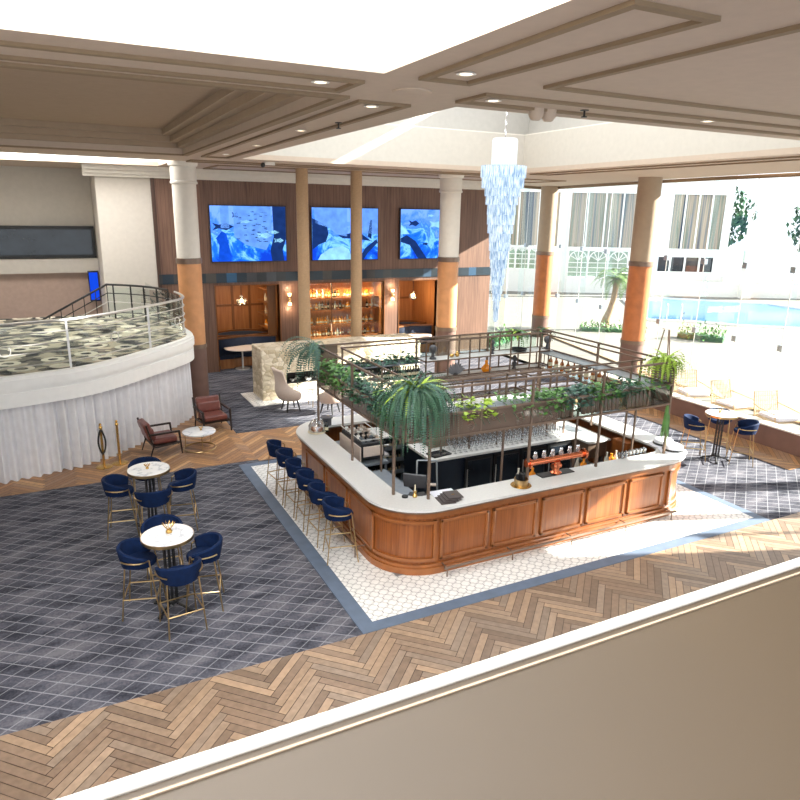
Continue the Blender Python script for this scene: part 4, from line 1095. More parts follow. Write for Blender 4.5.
# back glasses & bottles on inner front bench
for i,(x,kk) in enumerate([(6.75,'clear'),(6.9,'green'),(7.05,'gold'),(8.05,'clear'),(8.2,'gold'),(8.75,'clear'),(8.86,'gold'),(8.97,'clear')]):
    dupb(kk,(x,8.75,.82),'%s bottle standing behind the front counter'%{'clear':'pale','green':'dark green','gold':'squat golden'}[kk],'%s bottles behind the front counter'%{'clear':'pale','green':'dark green','gold':'squat golden'}[kk])
tm=None
for i in range(10):
    if tm is None:
        f=MB(); f.lathe([(.028,0),(.035,.09),(.033,.09),(.026,.01)],12); tm=f.build('tumbler',M['cglass'],None,True); tag(tm,'clear tumbler on the inner edge of the front counter','glass','tumblers on the inner edge of the front counter'); o=tm
    else: o=tm.copy(); C.objects.link(o)
    o.location=(8.75+.09*(i%8),8.46-.08*(i//8),1.1)
for k,(x,y) in enumerate(((5.4,8.7),(5.55,8.72),(5.7,8.74))):
    f=MB(); f.lathe([(.03,0),(.045,.04),(.03,.08),(.01,.09)],12); o=f.build('citrus_fruit',[M['orangeglass'],M['white'],M['leafl']][k],None,True); o.location=(x,y,.82); tag(o,['orange fruit','white round bun','green lime'][k]+' on the bench behind the menus','fruit')
# hats / covers at right end
for k,(x,y,z,lab) in enumerate(((9.93,8.3,1.1,'pale round hat with black band lying on the bar right corner'),(10.03,8.62,1.1,'second pale hat with black band at the bar right end'))):
    t=thing('hat',lab,'hat',(x,y,z),R(25))
    f=MB(); f.lathe([(.25,0),(.255,.01),(.19,.03),(.17,.11),(.09,.15),(0,.155)],28); f.build('crown_and_brim',M['paper'],t,True)
    f=MB(); f.lathe([(.196,.03),(.185,.065)],28,cap=False); f.build('band',M['black'],t,True)
# cloches at back-left corner
t=thing('cake_dome','glass cake dome with pastries on the back left counter','cake dome',(4.28,12.02,1.1))
f=MB(); f.lathe([(.17,0),(.18,.01),(.17,.02),(0,.02)],24); f.build('plate',M['label'],t,True)
f=MB(); f.lathe([(.16,.02),(.16,.14),(.12,.22),(.03,.26),(.02,.29),(0,.3)],24,cap=False); f.build('dome',M['cglass'],t,True)
f=MB(); 
for a in range(5): f.sphere((.08*cos(a*1.26),.08*sin(a*1.26),.06),.045,8,6)
f.build('pastries',M['orangecol'],t,True)
dupb('dark_small',(4.46,11.95,1.1),'dark bottle beside the glass cake dome','dark bottle beside the cake dome')
# right inner station
t=thing('service_station','pale topped service counter inside the right of the bar','counter')
f=MB(); f.box(9.08,9.65,9.6,11.9,.93,.97); f.build('worktop',M['stonewhite'],t)
f=MB(); f.box(9.12,9.61,9.65,11.9,.6,.93); f.build('carcass',M['bronze'],t)
for y in (9.7,11.8):
    f=MB(); f.box(9.14,9.2,y,y+.06,.02,.6); f.box(9.54,9.6,y,y+.06,.02,.6); f.build('leg',M['steel'],t)
f=MB(); f.box(9.2,9.5,10.2,10.7,.971,.975); f.build('sink_basin',M['steel'],t)
f=MB(); f.tube([(9.52,10.45,.97),(9.52,10.45,1.2),(9.47,10.45,1.25),(9.38,10.45,1.2)],.012,6); f.build('faucet',M['chrome'],t,True)
t=thing('wood_locker','small orange wood cupboard inside the right end of the bar','cupboard')
f=MB(); f.box(9.66,10.1,9.15,9.55,.1,1.0); f.build('carcass',M['barwood'],t)
f=MB(); f.box(9.7,9.87,9.14,9.15,.15,.95); f.build('door',M['barframe'],t); f=MB(); f.box(9.89,10.06,9.14,9.15,.15,.95); f.build('door',M['barframe'],t)

# ------------------------------------------------------------------ canopy over the bar
CX0,CX1,CY0,CY1=4.3,9.66,8.27,12.0; ZB,ZM,ZT=2.05,2.41,2.82; DW=.36
cn=thing('bar_canopy','bronze framed planter canopy standing on posts over the bar','canopy')
def rectframe(f,x0,x1,y0,y1,z,w=.02):
    bar_(f,(x0,y0,z),(x1,y0,z),w); bar_(f,(x0,y1,z),(x1,y1,z),w); bar_(f,(x0,y0,z),(x0,y1,z),w); bar_(f,(x1,y0,z),(x1,y1,z),w)
f=MB()
for z in (ZB,ZM,ZT):
    rectframe(f,CX0,CX1,CY0,CY1,z,.016)
    if z!=ZM: rectframe(f,CX0+DW,CX1-DW,CY0+DW,CY1-DW,z,.014)
f.build('frame',M['bronze'],cn)
def cpost(x,y,z0,z1,w=.016):
    f=MB(); bar_(f,(x,y,z0),(x,y,z1),w); f.build('post',M['bronze'],cn)
for x,y in ((CX0,11.97),(CX0,10.27),(CX0,8.64),(4.71,CY0),(6.56,CY0),(8.03,CY0),(CX1,CY0),(CX1,CY1),(CX1,10.2),(6.45,CY1),(8.2,CY1)): cpost(x,y,1.1,ZT,.018)
for x,y in ((CX0+DW,11.6),(CX0+DW,9.85),(6.3,CY0+DW),(7.85,CY0+DW),(9.0,CY0+DW),(CX1-DW,8.7),(CX1-DW,11.6)): cpost(x,y,1.0,ZT,.014)
for x,y in ((CX0,CY0),(CX0,9.5),(CX0,11.1),(5.6,CY0),(7.4,CY0),(9.1,CY0)): cpost(x,y,ZB,ZM,.012)
for a in range(7): cpost(6.45+.515*a,CY1-.42,2.02,ZT,.012)
for a in range(7): cpost(6.45+.515*a,CY1,2.02,ZT,.012)
for a in range(9): cpost(CX1,CY0+.4+a*.4,ZB,ZM,.008)
# trays and mesh sides
for (x0,x1,y0,y1) in ((CX0,CX1,CY0,CY0+DW),(CX0,CX0+DW,CY0+DW,CY1),(CX1-DW,CX1,CY0+DW,CY1),(CX0+DW,6.4,CY1-DW,CY1)):
    f=MB(); f.box(x0,x1,y0,y1,ZM-.03,ZM-.01); f.build('planter_tray',M['steel'],cn)
f=MB(); f.box(CX0,7.1,CY0-.004,CY0,ZB,ZM); f.build('mesh_panel',M['mesh'],cn)
f=MB(); f.box(CX0-.004,CX0,CY0,CY1,ZB,ZM); f.build('mesh_panel',M['mesh'],cn)
f=MB(); f.box(CX0,CX0+.42,CY1,CY1+.004,ZB,ZT); f.build('mesh_panel',M['mesh'],cn)
f=MB(); f.box(CX1,CX1+.004,CY0,CY0+.5,ZB,ZT); f.build('mesh_panel',M['mesh'],cn)
f=MB(); f.box(7.1,CX1,CY0,CY0+DW,ZB,ZB+.008); f.box(7.1,CX1,CY0+DW-.005,CY0+DW,ZB,ZM); f.build('glass_tray',M['railglass'],cn)
# back display cage with shelves
f=MB(); f.box(6.43,CX1,CY1-.44,CY1,2.41,2.42); f.box(6.43,CX1,CY1-.44,CY1,2.03,2.04); f.build('display_shelf',M['stonewhite'],cn)
f=MB()
for z in (2.42,2.04,ZT): rectframe(f,6.43,9.54,CY1-.44,CY1,z,.012)
f.build('display_frame',M['bronze'],cn)
f=MB(); f.box(6.43,9.5,CY1+.002,CY1+.006,2.42,ZT); f.build('glass_back',M['railglass'],cn)
M['brownb']=plain('brown_bottle_glass',(112,94,80),.3,var=.15)
f=bottle_proto(.34,.042,M['brownb']); o=f.build('bottle',M['brownb'],None,True); tag(o,'x','bottle','x'); protos['brown']=o
# bottles behind mesh
k=0
x=7.2
while x<9.3:
    if not (7.55<x<7.66 or 8.55<x<8.7):
        dupb('brown',(x,CY0+.12,ZB+.01),'brown bottle standing in the front glass tray of the canopy','brown bottles in the front canopy tray')
        dupb('brown',(x+.04,CY0+.25,ZB+.01),'brown bottle standing in the front glass tray of the canopy','brown bottles in the front canopy tray')
    x+=.092
for i in range(9):
    dupb('amber',(CX1-.2,11.4-.19*i,ZB+.02),'amber bottle on the right side tray of the canopy','amber bottles on the right canopy tray')
f=MB(); f.box(CX1-DW,CX1,9.6,11.6,ZB,ZB+.01); f.build('side_tray',M['railglass'],cn)
for i in range(16): dupb('dark_small',(5.5+.058*i,CY1-.25,2.04 if 0 else 2.1),'dark bottle in the back left rack of the canopy','dark bottles in the back left canopy rack')
f=MB(); f.box(5.35,6.45,CY1-DW,CY1,2.09,2.1); f.build('side_tray',M['bronze'],cn)
# ornaments
def urn(x,y,z,lab,kind='ball'):
    t=thing('vase',lab,'vase',(x,y,z))
    if kind=='ball':
        f=MB(); f.lathe([(.07,0),(.07,.03),(.035,.05),(.03,.13),(.05,.15)],16); f.build('foot',M['greycer'],t,True)
        f=MB(); f.sphere((0,0,.21),.085,16,10); f.build('ball',M['greycer'],t,True)
    elif kind=='fan':
        f=MB()
        for k in range(9):
            a=R(-60+15*k); f.m=Matrix.Rotation(a,4,'Y'); f.sphere((0,0,.14),.032,8,6,(1,.9,3.9)); f.m=Matrix.Identity(4)
        f.build('petals',M['steel'] if 0 else plain('grey_ceramic',(140,142,148),.5),t,True)
        f=MB(); f.lathe([(.05,0),(.06,.03),(.03,.05)],14); f.build('foot',M['greycer'],t,True)
    elif kind=='gourd':
        f=MB(); f.lathe([(.07,0),(.1,.03),(.105,.08),(.06,.14),(.025,.18),(.035,.22),(.03,.25)],20); f.build('body',M['orangeglass'],t,True)
    elif kind=='shell':
        f=MB(); f.sphere((-.05,0,.04),.06,10,6,(1,.7,.6)); f.sphere((.08,0,.05),.05,10,6); f.build('body',M['gold'],t,True)
        f=MB(); f.lathe([(.02,.08),(.03,.11),(.0,.13)],10,c=(.08,0)); f.build('knob',M['gold'],t,True)
    elif kind=='tall':
        f=MB(); f.lathe([(.05,0),(.03,.05),(.06,.12),(.03,.18),(.055,.24),(.025,.3)],16); f.build('body',M['greycer'],t,True)
    elif kind=='bowl':
        f=MB(); f.lathe([(.05,0),(.16,.03),(.17,.07),(.15,.06),(.04,.02)],20); f.build('body',M['black'],t,True)
    return t
yS=CY1-.25
urn(6.7,yS,2.42,'dark ball-topped vase at the left of the canopy shelf')
urn(7.2,yS,2.42,'pair of small golden gourd shapes on the canopy shelf','shell')
urn(8.15,yS,2.42,'stacked dark grey vase on the upper canopy shelf','tall')
urn(8.85,yS,2.42,'low black bowl on the upper canopy shelf','bowl')
urn(9.62,yS,2.42,'grey ball-topped vase at the right corner of the canopy')
urn(7.25,yS,2.04,'grey fan shaped pleated vase on the lower canopy shelf','fan')
urn(8.02,yS,2.04,'orange glass bottle vase on the lower canopy shelf','gourd')
urn(8.75,yS,2.04,'tall slim dark vase on the lower canopy shelf','tall')

# ------------------------------------------------------------------ plants
def frond(f,base,dirv,L,droop,w,n=14,curl=0,twist=0,seg_up=.35):
    """arching frond with paired leaflets"""
    d=Vector(dirv).normalized(); p=Vector(base); h=Vector((d.x,d.y,0)); h=h.normalized() if h.length>1e-4 else Vector((1,0,0))
    side=Vector((-h.y,h.x,0)); step=L/n; elev=math.asin(max(-1,min(1,d.z)))
    pts=[p.copy()]
    for i in range(n):
        elev-=droop/n*(1+.6*i/n)
        elev=max(elev,-PI/2+.03)
        p=p+(h*cos(elev)+Vector((0,0,sin(elev))))*step; pts.append(p.copy())
    for i in range(1,n+1):
        a=pts[i-1]; b=pts[i]; u=i/n; ww=w*sin(PI*min(1,.12+u*.88))**.6*(1-.25*u)
        t=(b-a).normalized()
        for s in (-1,1):
            tip=a+side*s*ww+t*ww*.3+Vector((0,0,-ww*.25)); bb=a+(b-a)*.62
            m1=a+side*s*ww*.5+t*ww*.1
            f.face([tuple(a),tuple(m1),tuple(tip),tuple(bb)])
    return pts
def strap(f,base,dirv,L,droop,w,n=7):
    d=Vector(dirv).normalized(); p=Vector(base); h=Vector((d.x,d.y,0)); h=h.normalized() if h.length>1e-4 else Vector((1,0,0)); side=Vector((-h.y,h.x,0)); elev=math.asin(d.z)
    l,r=[],[]
    for i in range(n+1):
        u=i/n; ww=w*(.35+.65*sin(PI*min(1,u*.9+.08)))*(1-u**4)
        l.append(tuple(p-side*ww)); r.append(tuple(p+side*ww))
        elev=max(elev-droop/n,-1.5); p=p+(h*cos(elev)+Vector((0,0,sin(elev))))*(L/n)
    f.sheet([l,r])
def fern(name,lab,loc,nf,L,droop,w,mat,seed,nst=0,straplen=.4,mat2='leafl',azr=(0,2*PI),down=0,n=16):
    t=thing(name,lab,'plant',loc); rnd=random.Random(seed); f=MB()
    for k in range(nf):
        a=rnd.uniform(*azr); e=rnd.uniform(.1,1.1)-down; l=L*rnd.uniform(.65,1.1)
        frond(f,(rnd.uniform(-.1,.1),rnd.uniform(-.1,.1),rnd.uniform(-.02,.08)),(cos(a)*cos(e),sin(a)*cos(e),sin(e)),l,droop*rnd.uniform(.8,1.15),w*rnd.uniform(.8,1.2),n)
    f.build('fronds',M[mat],t)
    if nst:
        f=MB()
        for k in range(nst):
            a=rnd.uniform(*azr); e=rnd.uniform(.3,1.3); strap(f,(rnd.uniform(-.08,.08),rnd.uniform(-.08,.08),.05),(cos(a)*cos(e),sin(a)*cos(e),sin(e)),straplen*rnd.uniform(.6,1.1),rnd.uniform(.8,2.4),.035)
        f.build('broad_leaves',M[mat2],t)
    f=MB(); f.lathe([(.08,-.04),(.11,.03),(.1,.05)],14); f.build('root_ball',M['soil'],t,True)
    return t
fern('hanging_fern','huge drooping fern at the near left corner of the canopy',(4.46,8.34,2.74),210,1.2,2.7,.036,'leafd',1,40,.6,n=34)
fern('hanging_fern','bluish inner fronds drooping within the huge corner fern',(4.5,8.4,2.72),120,1.15,2.6,.034,'leafb',31,0,n=32)
fern('hanging_fern','bluish drooping fern at the back left corner of the canopy',(4.35,12.0,2.72),60,1.05,2.0,.05,'leafb',2,12,.3,azr=(1.9,4.4),n=22)
fern('hanging_fern','bright green fern on the right end corner of the canopy',(9.6,8.45,2.78),95,.65,2.3,.045,'leafl',3,14,.4,n=14)
fern('hanging_fern','green fern at the back right corner of the canopy',(8.9,11.95,2.76),26,.5,2.2,.045,'leafm',4,8,.35,n=12)
fern('hanging_fern','dark green fern behind the chandelier foot at the canopy back',(9.7,12.05,2.72),22,.5,2.4,.045,'leafd',5,4,.3,n=12)
# hanging grass on the right post
t=thing('hanging_grass','long thin trailing grass on the right corner post','plant',(9.66,8.3,2.08)); f=MB(); rnd=random.Random(8)
for k in range(80):
    a=rnd.random()*2*PI; strap(f,(.03*cos(a),.03*sin(a),-.05),(cos(a)*.22,sin(a)*.22,-1),rnd.uniform(.35,.8),.6,.011,8)
f.build('blades',M['leafm'],t)
def ivy(lab,loc,length,axis,seed,mat='leafm',dens=150,spread=(.16,.09),drop=.3,group='ivy in the canopy planters'):
    t=thing('trailing_ivy',lab,'plant',loc,0,group); rnd=random.Random(seed); f=MB(); st=MB()
    for k in range(dens):
        u=rnd.uniform(-.5,.5)*length; v=rnd.gauss(0,spread[0]*.6); z=abs(rnd.gauss(0,spread[1]*.7))
        if rnd.random()<.28: v=-spread[0]-.06*rnd.random(); z=-rnd.random()*drop
        p=Vector((u,v,z)) if axis=='x' else Vector((v,u,z))
        s=rnd.uniform(.028,.055); a=rnd.random()*2*PI; tilt=rnd.uniform(-.6,.9)
        m_=Matrix.Translation(p)@Matrix.Rotation(a,4,'Z')@Matrix.Rotation(tilt,4,'X')
        P=[(0,-s,0),(s*.7,-s*.35,.006),(s*.95,s*.3,0),(s*.35,s*.35,.004),(0,s*1.1,0),(-s*.35,s*.35,.004),(-s*.95,s*.3,0),(-s*.7,-s*.35,.006)]
        f.face([tuple(m_@Vector(q)) for q in P])
    f.build('leaves',M[mat],t)
    for k in range(5):
        u=(k/4-.5)*length*.9; pts=[]
        for i in range(5):
            q=(u+rnd.uniform(-.04,.04)+.05*i,-spread[0]*i/3,.03-.07*i*i/4); pts.append(q if axis=='x' else (q[1],q[0],q[2]))
        st.tube(pts,.005,4)
    st.build('stems',M['leafd'],t)
pos=[5.55,6.35,7.0,7.55,8.1,8.6,9.2]
lb=['bright leafy ivy just right of the big fern','sparse ivy beside the second canopy post','dense ivy cluster left of the canopy middle','dense bluish ivy at the middle of the canopy front','ivy clump spilling over the front bottle tray','leafy ivy clump right of the canopy middle','thin ivy near the bright fern on the right']
for k,(x,l) in enumerate(zip(pos,lb)):
    ivy(l,(x,CY0+.16,ZM+.02),.62,'x',20+k,['leafl','leafm','leafm','leafb','leafm','leafd','leafm'][k],[130,70,190,210,200,170,60][k],drop=[.14,.1,.22,.2,.12,.12,.05][k])
for k,(y,l) in enumerate(((11.6,'feathery green ivy at the far end of the left planter'),(10.9,'green ivy second from the far end of the left planter'),(10.2,'leafy ivy in the middle of the left planter'),(9.5,'bluish ivy near the big fern in the left planter'),(8.95,'dense ivy beside the big fern in the left planter'))):
    ivy(l,(CX0+.15,y,ZM+.02),.72,'y',40+k,['leafm','leafm','leafd','leafb','leafm'][k],200,spread=(.15,.11),drop=.22)
for k,(x,l) in enumerate(((5.1,'dark ivy at the left of the back planter'),(5.6,'bluish trailing ivy in the back planter'),(6.1,'dark ivy next to the display cage'))):
    ivy(l,(x,CY1-.1,ZM+.02),.5,'x',60+k,['leafd','leafb','leafd'][k],110,drop=.05)

# ------------------------------------------------------------------ chandelier
ch=thing('chandelier','tall tapering crystal chandelier hanging beyond the bar','chandelier',(8.5,12.2,0))
f=MB(); 
for k in range(30): f.tube([(.012*cos(a)+(0),(.02*sin(a) if k%2 else 0),6.82+k*.09+.05*sin(a)) for a in [2*PI*i/8 for i in range(8)]],.006,4,True)
f.cyl((0,0,6.8),(0,0,9.5),.008,n=6); f.build('chain',M['silver'],ch)
f=MB(); f.lathe([(.0,6.78),(.24,6.78),(.26,6.74),(.26,6.26),(0,6.24)],32,cap=False); f.build('drum',M['frost'],ch,True)
tiers=[(6.24,.46,.22),(6.05,.43,.24),(5.85,.36,.2),(5.68,.33,.2),(5.5,.29,.22),(5.3,.28,.22),(5.1,.26,.2),(4.92,.22,.2),(4.74,.21,.2),(4.56,.19,.2),(4.38,.17,.2),(4.2,.15,.2),(4.02,.13,.2),(3.84,.105,.2),(3.66,.085,.18),(3.5,.06,.2),(3.32,.045,.26)]
for z,r,h in tiers:
    f=MB(); n=max(10,int(2*PI*r/.045))
    for k in range(n):
        a=2*PI*k/n; x,y=r*cos(a),r*sin(a); f.m=Matrix.Translation((x,y,z))@Matrix.Rotation(a,4,'Z'); w=.016
        f.box(-.008,.008,-w,w,-h,0)
    f.m=Matrix.Identity(4)
    f.lathe([(r*.97,z-.01),(r*1.03,z+.01)],24,cap=False)
    n2=max(8,n//2)
    for k in range(n2):
        a=2*PI*k/n2+.1; x,y=r*.6*cos(a),r*.6*sin(a); f.box(x-.01,x+.01,y-.01,y+.01,z-h-.04,z)
    f.build('crystal_tier',M['crystal'],ch)

# ------------------------------------------------------------------ right side: low wall, terrace, glass wall
f=MB(); f.box(14.92,15.12,8.2,15.9,0,.5); struct(f.build('wall_right_low',M['browncol']))
f=MB(); f.box(14.88,15.16,8.15,15.95,.5,.54); struct(f.build('trim_20',M['plaster']))
f=MB(); f.prism([(15.1,-3),(60,-3),(60,60),(15.1,60)],-.02,.0); struct(f.build('floor_terrace',M['tarmac']))
def rattan(x,y,rz,label):
    t=thing('rattan_lounger',label,'chair',(x,y,0),rz,'white rattan chairs behind the low wall')
    for s in (-1,1):
        f=MB(); f.tube([(s*.33,-.45,1.0),(s*.36,-.3,.42),(s*.36,.5,.4),(s*.34,.5,0)],.018,6); f.build('side_frame',M['rattan'],t,True)
        f=MB(); f.tube([(s*.36,-.3,.42),(s*.34,-.4,0)],.018,6); f.build('leg',M['rattan'],t,True)
        f=MB(); f.tube([(s*.35,-.38,.7),(s*.4,-.1,.66),(s*.38,.42,.62),(s*.36,.45,.4)],.016,6); f.build('armrest',M['rattan'],t,True)
    f=MB()
    for k in range(13):
        x_=-.33+.055*k; f.tube([(x_,-.45,1.0),(x_,-.3,.43)],.009,4); f.tube([(x_,-.3,.43),(x_,.5,.41)],.009,4)
    for k in range(6):
        u=k/5; f.tube([(-.34,-.3-.15*u,.43+.57*u),(.34,-.3-.15*u,.43+.57*u)],.009,4)
    f.build('woven_slats',M['rattan'],t)
    f=MB(); f.box(-.3,.3,-.26,.46,.44,.52); f.build('seat_cushion',M['paper'],t,True,bevel=.03)
rattan(15.9,14.3,R(170),'white rattan chair farthest along the low wall'); rattan(16.0,13.0,R(160),'white rattan chair second along the low wall'); rattan(16.0,11.7,R(175),'white rattan chair third along the low wall'); rattan(16.0,10.4,R(165),'white rattan chair nearest the camera behind the low wall')
# glass wall
gl=[(15.35,22.75),(17.2,24.0),(19.9,25.2)]; gr=[(19.9,25.2),(19.1,21.6),(18.3,18.0),(17.75,14.6),(17.45,11.5),(17.4,8.0),(17.4,4.0),(17.4,-3)]
gm=thing('window_3','','' ); 
for k in ('label','category'):
    if k in gm: del gm[k]
gm['kind']='structure'
def gpanes(P):
    for a,b in zip(P[:-1],P[1:]):
        A=Vector((*a,0)); B=Vector((*b,0)); n=2; 
        for k in range(n):
            p=A.lerp(B,k/n); q=A.lerp(B,(k+1)/n); d=(q-p).normalized(); 
            f=MB(); f.face([(p.x,p.y,0),(q.x,q.y,0),(q.x,q.y,ZC),(p.x,p.y,ZC)]); pane=f.build('pane',M['glass'],gm)
            nn=Vector((-d.y,d.x,0))*.28
            f=MB(); f.face([(p.x,p.y,0),(p.x+nn.x,p.y+nn.y,0),(p.x+nn.x,p.y+nn.y,ZC),(p.x,p.y,ZC)]); f.build('glass_fin',M['railglass'],gm)
            f=MB()
            for z in (1.9,4.0): f.box(p.x-.07,p.x+.07,p.y-.07,p.y+.07,z-.08,z+.08)
            f.build('clamp',M['steel'],gm)
            f=MB(); f.tube([(p.x,p.y,0.01),(p.x,p.y,ZC)],.012,4); f.build('seal',M['chrome'],gm)
gpanes(gl); gpanes(gr)
f=MB()
for P in (gl,gr):
    for a,b in zip(P[:-1],P[1:]): f.tube([(*a,ZC-.06),(*b,ZC-.06)],.07,4); f.tube([(*a,.03),(*b,.03)],.04,4)
struct(f.build('trim_21',M['moulding']))
f=MB(); f.box(17.42,17.7,-3,11.2,5.6,ZC); struct(f.build('trim_22',M['ceil']))  # unseen bulkhead added to stop high sun reaching too far left
f=MB(); f.box(17.45,17.7,-3,3.3,0,5.6); struct(f.build('wall_right_near',M['plaster']))
for k,(y,r) in enumerate(((4.7,.14),(6.15,.2),(9.2,.12))):  # unseen columns added to cast shadow bands on the floor
    f=MB(); f.cyl((17.62,y,0),(17.62,y,5.6),r,n=16); struct(f.build('trim_%d'%(23+k),M['white']))

# ------------------------------------------------------------------ outside: hotel wing, pool, palms
# camera-facing frame for the facade: origin and direction
D0=Vector((24.0,42.4,0)); dx=Vector((.876,-.482,0)); dn=Vector((.482,.876,0))
def fac(u,v,z): q=D0+dx*u+dn*v; return (q.x,q.y,z)
ang=math.atan2(dx.y,dx.x)
hb=thing('hotel_wing','white two-storey hotel wing with curtained windows beyond the glass','building',tuple(D0),ang)
f=MB(); 
wins=[(3.0,8.6),(9.3,14.1),(16.2,19.8)]
lo=[(4.8,7.6,1.6,3.2,'arch'),(9.4,13.6,1.1,2.9,'arch'),(15.5,19.5,1.6,2.6,'plain')]
def facwall(f,holes,u0,u1,z0,z1):
    xs=sorted(holes); u=u0
    for a,b,za,zb in xs:
        f.box(u,a,0,.4,z0,z1); f.box(a,b,0,.4,z0,za); f.box(a,b,0,.4,zb,z1); u=b
    f.box(u,u1,0,.4,z0,z1)
facwall(f,[(a,b,3.1,6.85) for a,b in wins],-10,20.3,2.95,9); facwall(f,[(a,b,c,d) for a,b,c,d,_ in lo],-10,20.3,0,2.95)
f.build('wall',M['facade'],hb)
for a,b in wins:
    f=MB(); 
    n=4
    for k in range(n+1):
        x=a+(b-a)*k/n; f.box(x-.05,x+.05,-.03,.05,3.1,6.85)
    f.box(a,b,-.03,.05,3.05,3.17); f.box(a,b,-.03,.05,6.78,6.9); wf=f.build('window',M['white'],hb)
    f=MB(); f.box(a,b,.1,.12,3.1,6.85); f.build('pane',M['winpane'],wf)
for a,b,c,d,kd in lo:
    f=MB(); n=3 if kd=='arch' else 4
    for k in range(n):
        x0=a+(b-a)*k/n+.06; x1=a+(b-a)*(k+1)/n-.06
        f.box(x0-.06,x0,-.02,.06,c,d); f.box(x1,x1+.06,-.02,.06,c,d)
        if kd=='arch':
            xm=(x0+x1)/2; r=(x1-x0)/2
            for i in range(1,6): a_=PI*i/6; f.tube([(xm,0,d-r),(xm+r*cos(a_),0,d-r+r*sin(a_))],.035,4)
            f.tube([(xm+r*cos(PI*i/10),0,d-r+r*sin(PI*i/10)) for i in range(11)],.045,4)
            for i in range(1,4): f.box(x0,x1,-.02,.03,c+(d-r-c)*i/3.5-.025,c+(d-r-c)*i/3.5+.025)
            f.box(xm-.025,xm+.025,-.02,.03,c,d-r)
    wf=f.build('window',M['white'],hb)
    f=MB(); f.box(a,b,.15,.17,c,d); f.build('pane',M['darkpane'] if kd=='plain' else M['railglass'],wf)
# interior behind arches
f=MB(); f.box(2,14.2,2.2,2.3,0,3.1); f.build('inner_wall',plain('grey_green',(150,165,150),.8,var=.3,scale=1),hb)  # mottled grey-green wall
f=MB(); f.box(14.4,15.0,-2.0,-1.5,0,9); f.build('pier',M['facade'],hb)
# right wing balcony block
rw=thing('pool_pavilion','white pool pavilion with glass balustrade at the right','building',(0,0,0))
f=MB(); 
for u in (21.0,25.9): f.m=Matrix.Translation(D0)@Matrix.Rotation(ang,4,'Z'); f.box(u,u+.7,-1.5,-1,0,5)
f.box(20.8,30,-1.2,1,2.0,2.25); f.build('frame',M['facade'],rw)
f=MB(); f.m=Matrix.Translation(D0)@Matrix.Rotation(ang,4,'Z'); f.box(20.5,30,-1.2,-1.15,2.25,3.2); f.build('glass_balustrade',M['railglass'],rw)
# terrace wall behind the pool
f=MB(); f.m=Matrix.Translation(D0)@Matrix.Rotation(ang,4,'Z'); f.box(14,34,-1.0,-.7,0,1.0); tag(f.build('pool_wall',M['facade']),'low white wall behind the swimming pool','wall')
# pool
P=[(27.6,25.8),(29.3,24.6),(30.6,22.8),(33,20.8),(40,22),(40.5,28),(36,32.5),(33,33)]
pl=thing('swimming_pool','bright blue swimming pool outside the glass','pool')
f=MB(); f.prism(P,.0,.015); f.build('water',M['pooltile'],pl)
f=MB()
for i in range(len(P)):
    a,b=P[i],P[(i+1)%len(P)]; f.tube([(*a,.03),(*b,.03)],.12,4)
f.build('coping',M['white'],pl)
f=MB(); 
for s in (0,.5): f.tube([(28.6+s,25.4-s,0),(28.6+s,25.4-s,.8),(29.0+s,25.8-s,.85),(29.7+s,26.3-s,.1)],.03,6)
f.build('handrail',M['chrome'],pl,True)
# palm
t=thing('palm_tree','small palm tree with a curved trunk outside the glass','palm tree',(23.3,24.4,0))
f=MB(); f.tube([(0,0,0),(.1,-.02,.5),(.25,-.08,1.0),(.35,-.12,1.5),(.42,-.15,2.4)],[.26,.2,.15,.13,.15],10); f.build('trunk',M['trunk'],t,True)
f=MB(); rnd=random.Random(12)
for k in range(30):
    a=rnd.random()*2*PI; e=rnd.uniform(.0,1.3); frond(f,(.42,-.15,2.4),(cos(a)*cos(e),sin(a)*cos(e),sin(e)),rnd.uniform(1.2,1.7),rnd.uniform(1.4,2.2),.24,18)
f.build('crown',plain('palm_leaf_green',(96,128,52),.5,var=.3,scale=3),t)  # yellowish green leaf colour
def bush(x,y,L,Wd,H,label,ang=0,mat='leafm',n=420,z0=0,s0=.1):
    t=thing('hedge',label,'hedge',(x,y,z0),ang); rnd=random.Random(int(x*13)); f=MB()
    for k in range(n):
        p=Vector((rnd.uniform(-.5,.5)*L,rnd.gauss(0,.3)*Wd,abs(rnd.gauss(.4,.3))*H)); s=rnd.uniform(.5,1)*s0; m_=Matrix.Translation(p)@Matrix.Rotation(rnd.random()*6.3,4,'Z')@Matrix.Rotation(rnd.uniform(-1.2,1.2),4,'X')
        f.face([tuple(m_@Vector(q)) for q in ((0,-s,0),(s*.5,0,0),(0,s*1.3,0),(-s*.5,0,0))])
    f.build('foliage',M[mat],t)
    f=MB(); f.box(-L/2,L/2,-Wd*.3,Wd*.3,0,H*.3); f.build('soil_bed',M['leafd'],t)
bush(23.4,23.9,3.0,.8,.5,'low green hedge around the palm foot',ang)
bush(25.6,20.7,1.9,.9,.75,'round green hedge at the pool edge on the right',R(-60))
bush(16.6,23.4,2.4,.6,.55,'low planting outside the glass behind the chandelier',R(30))
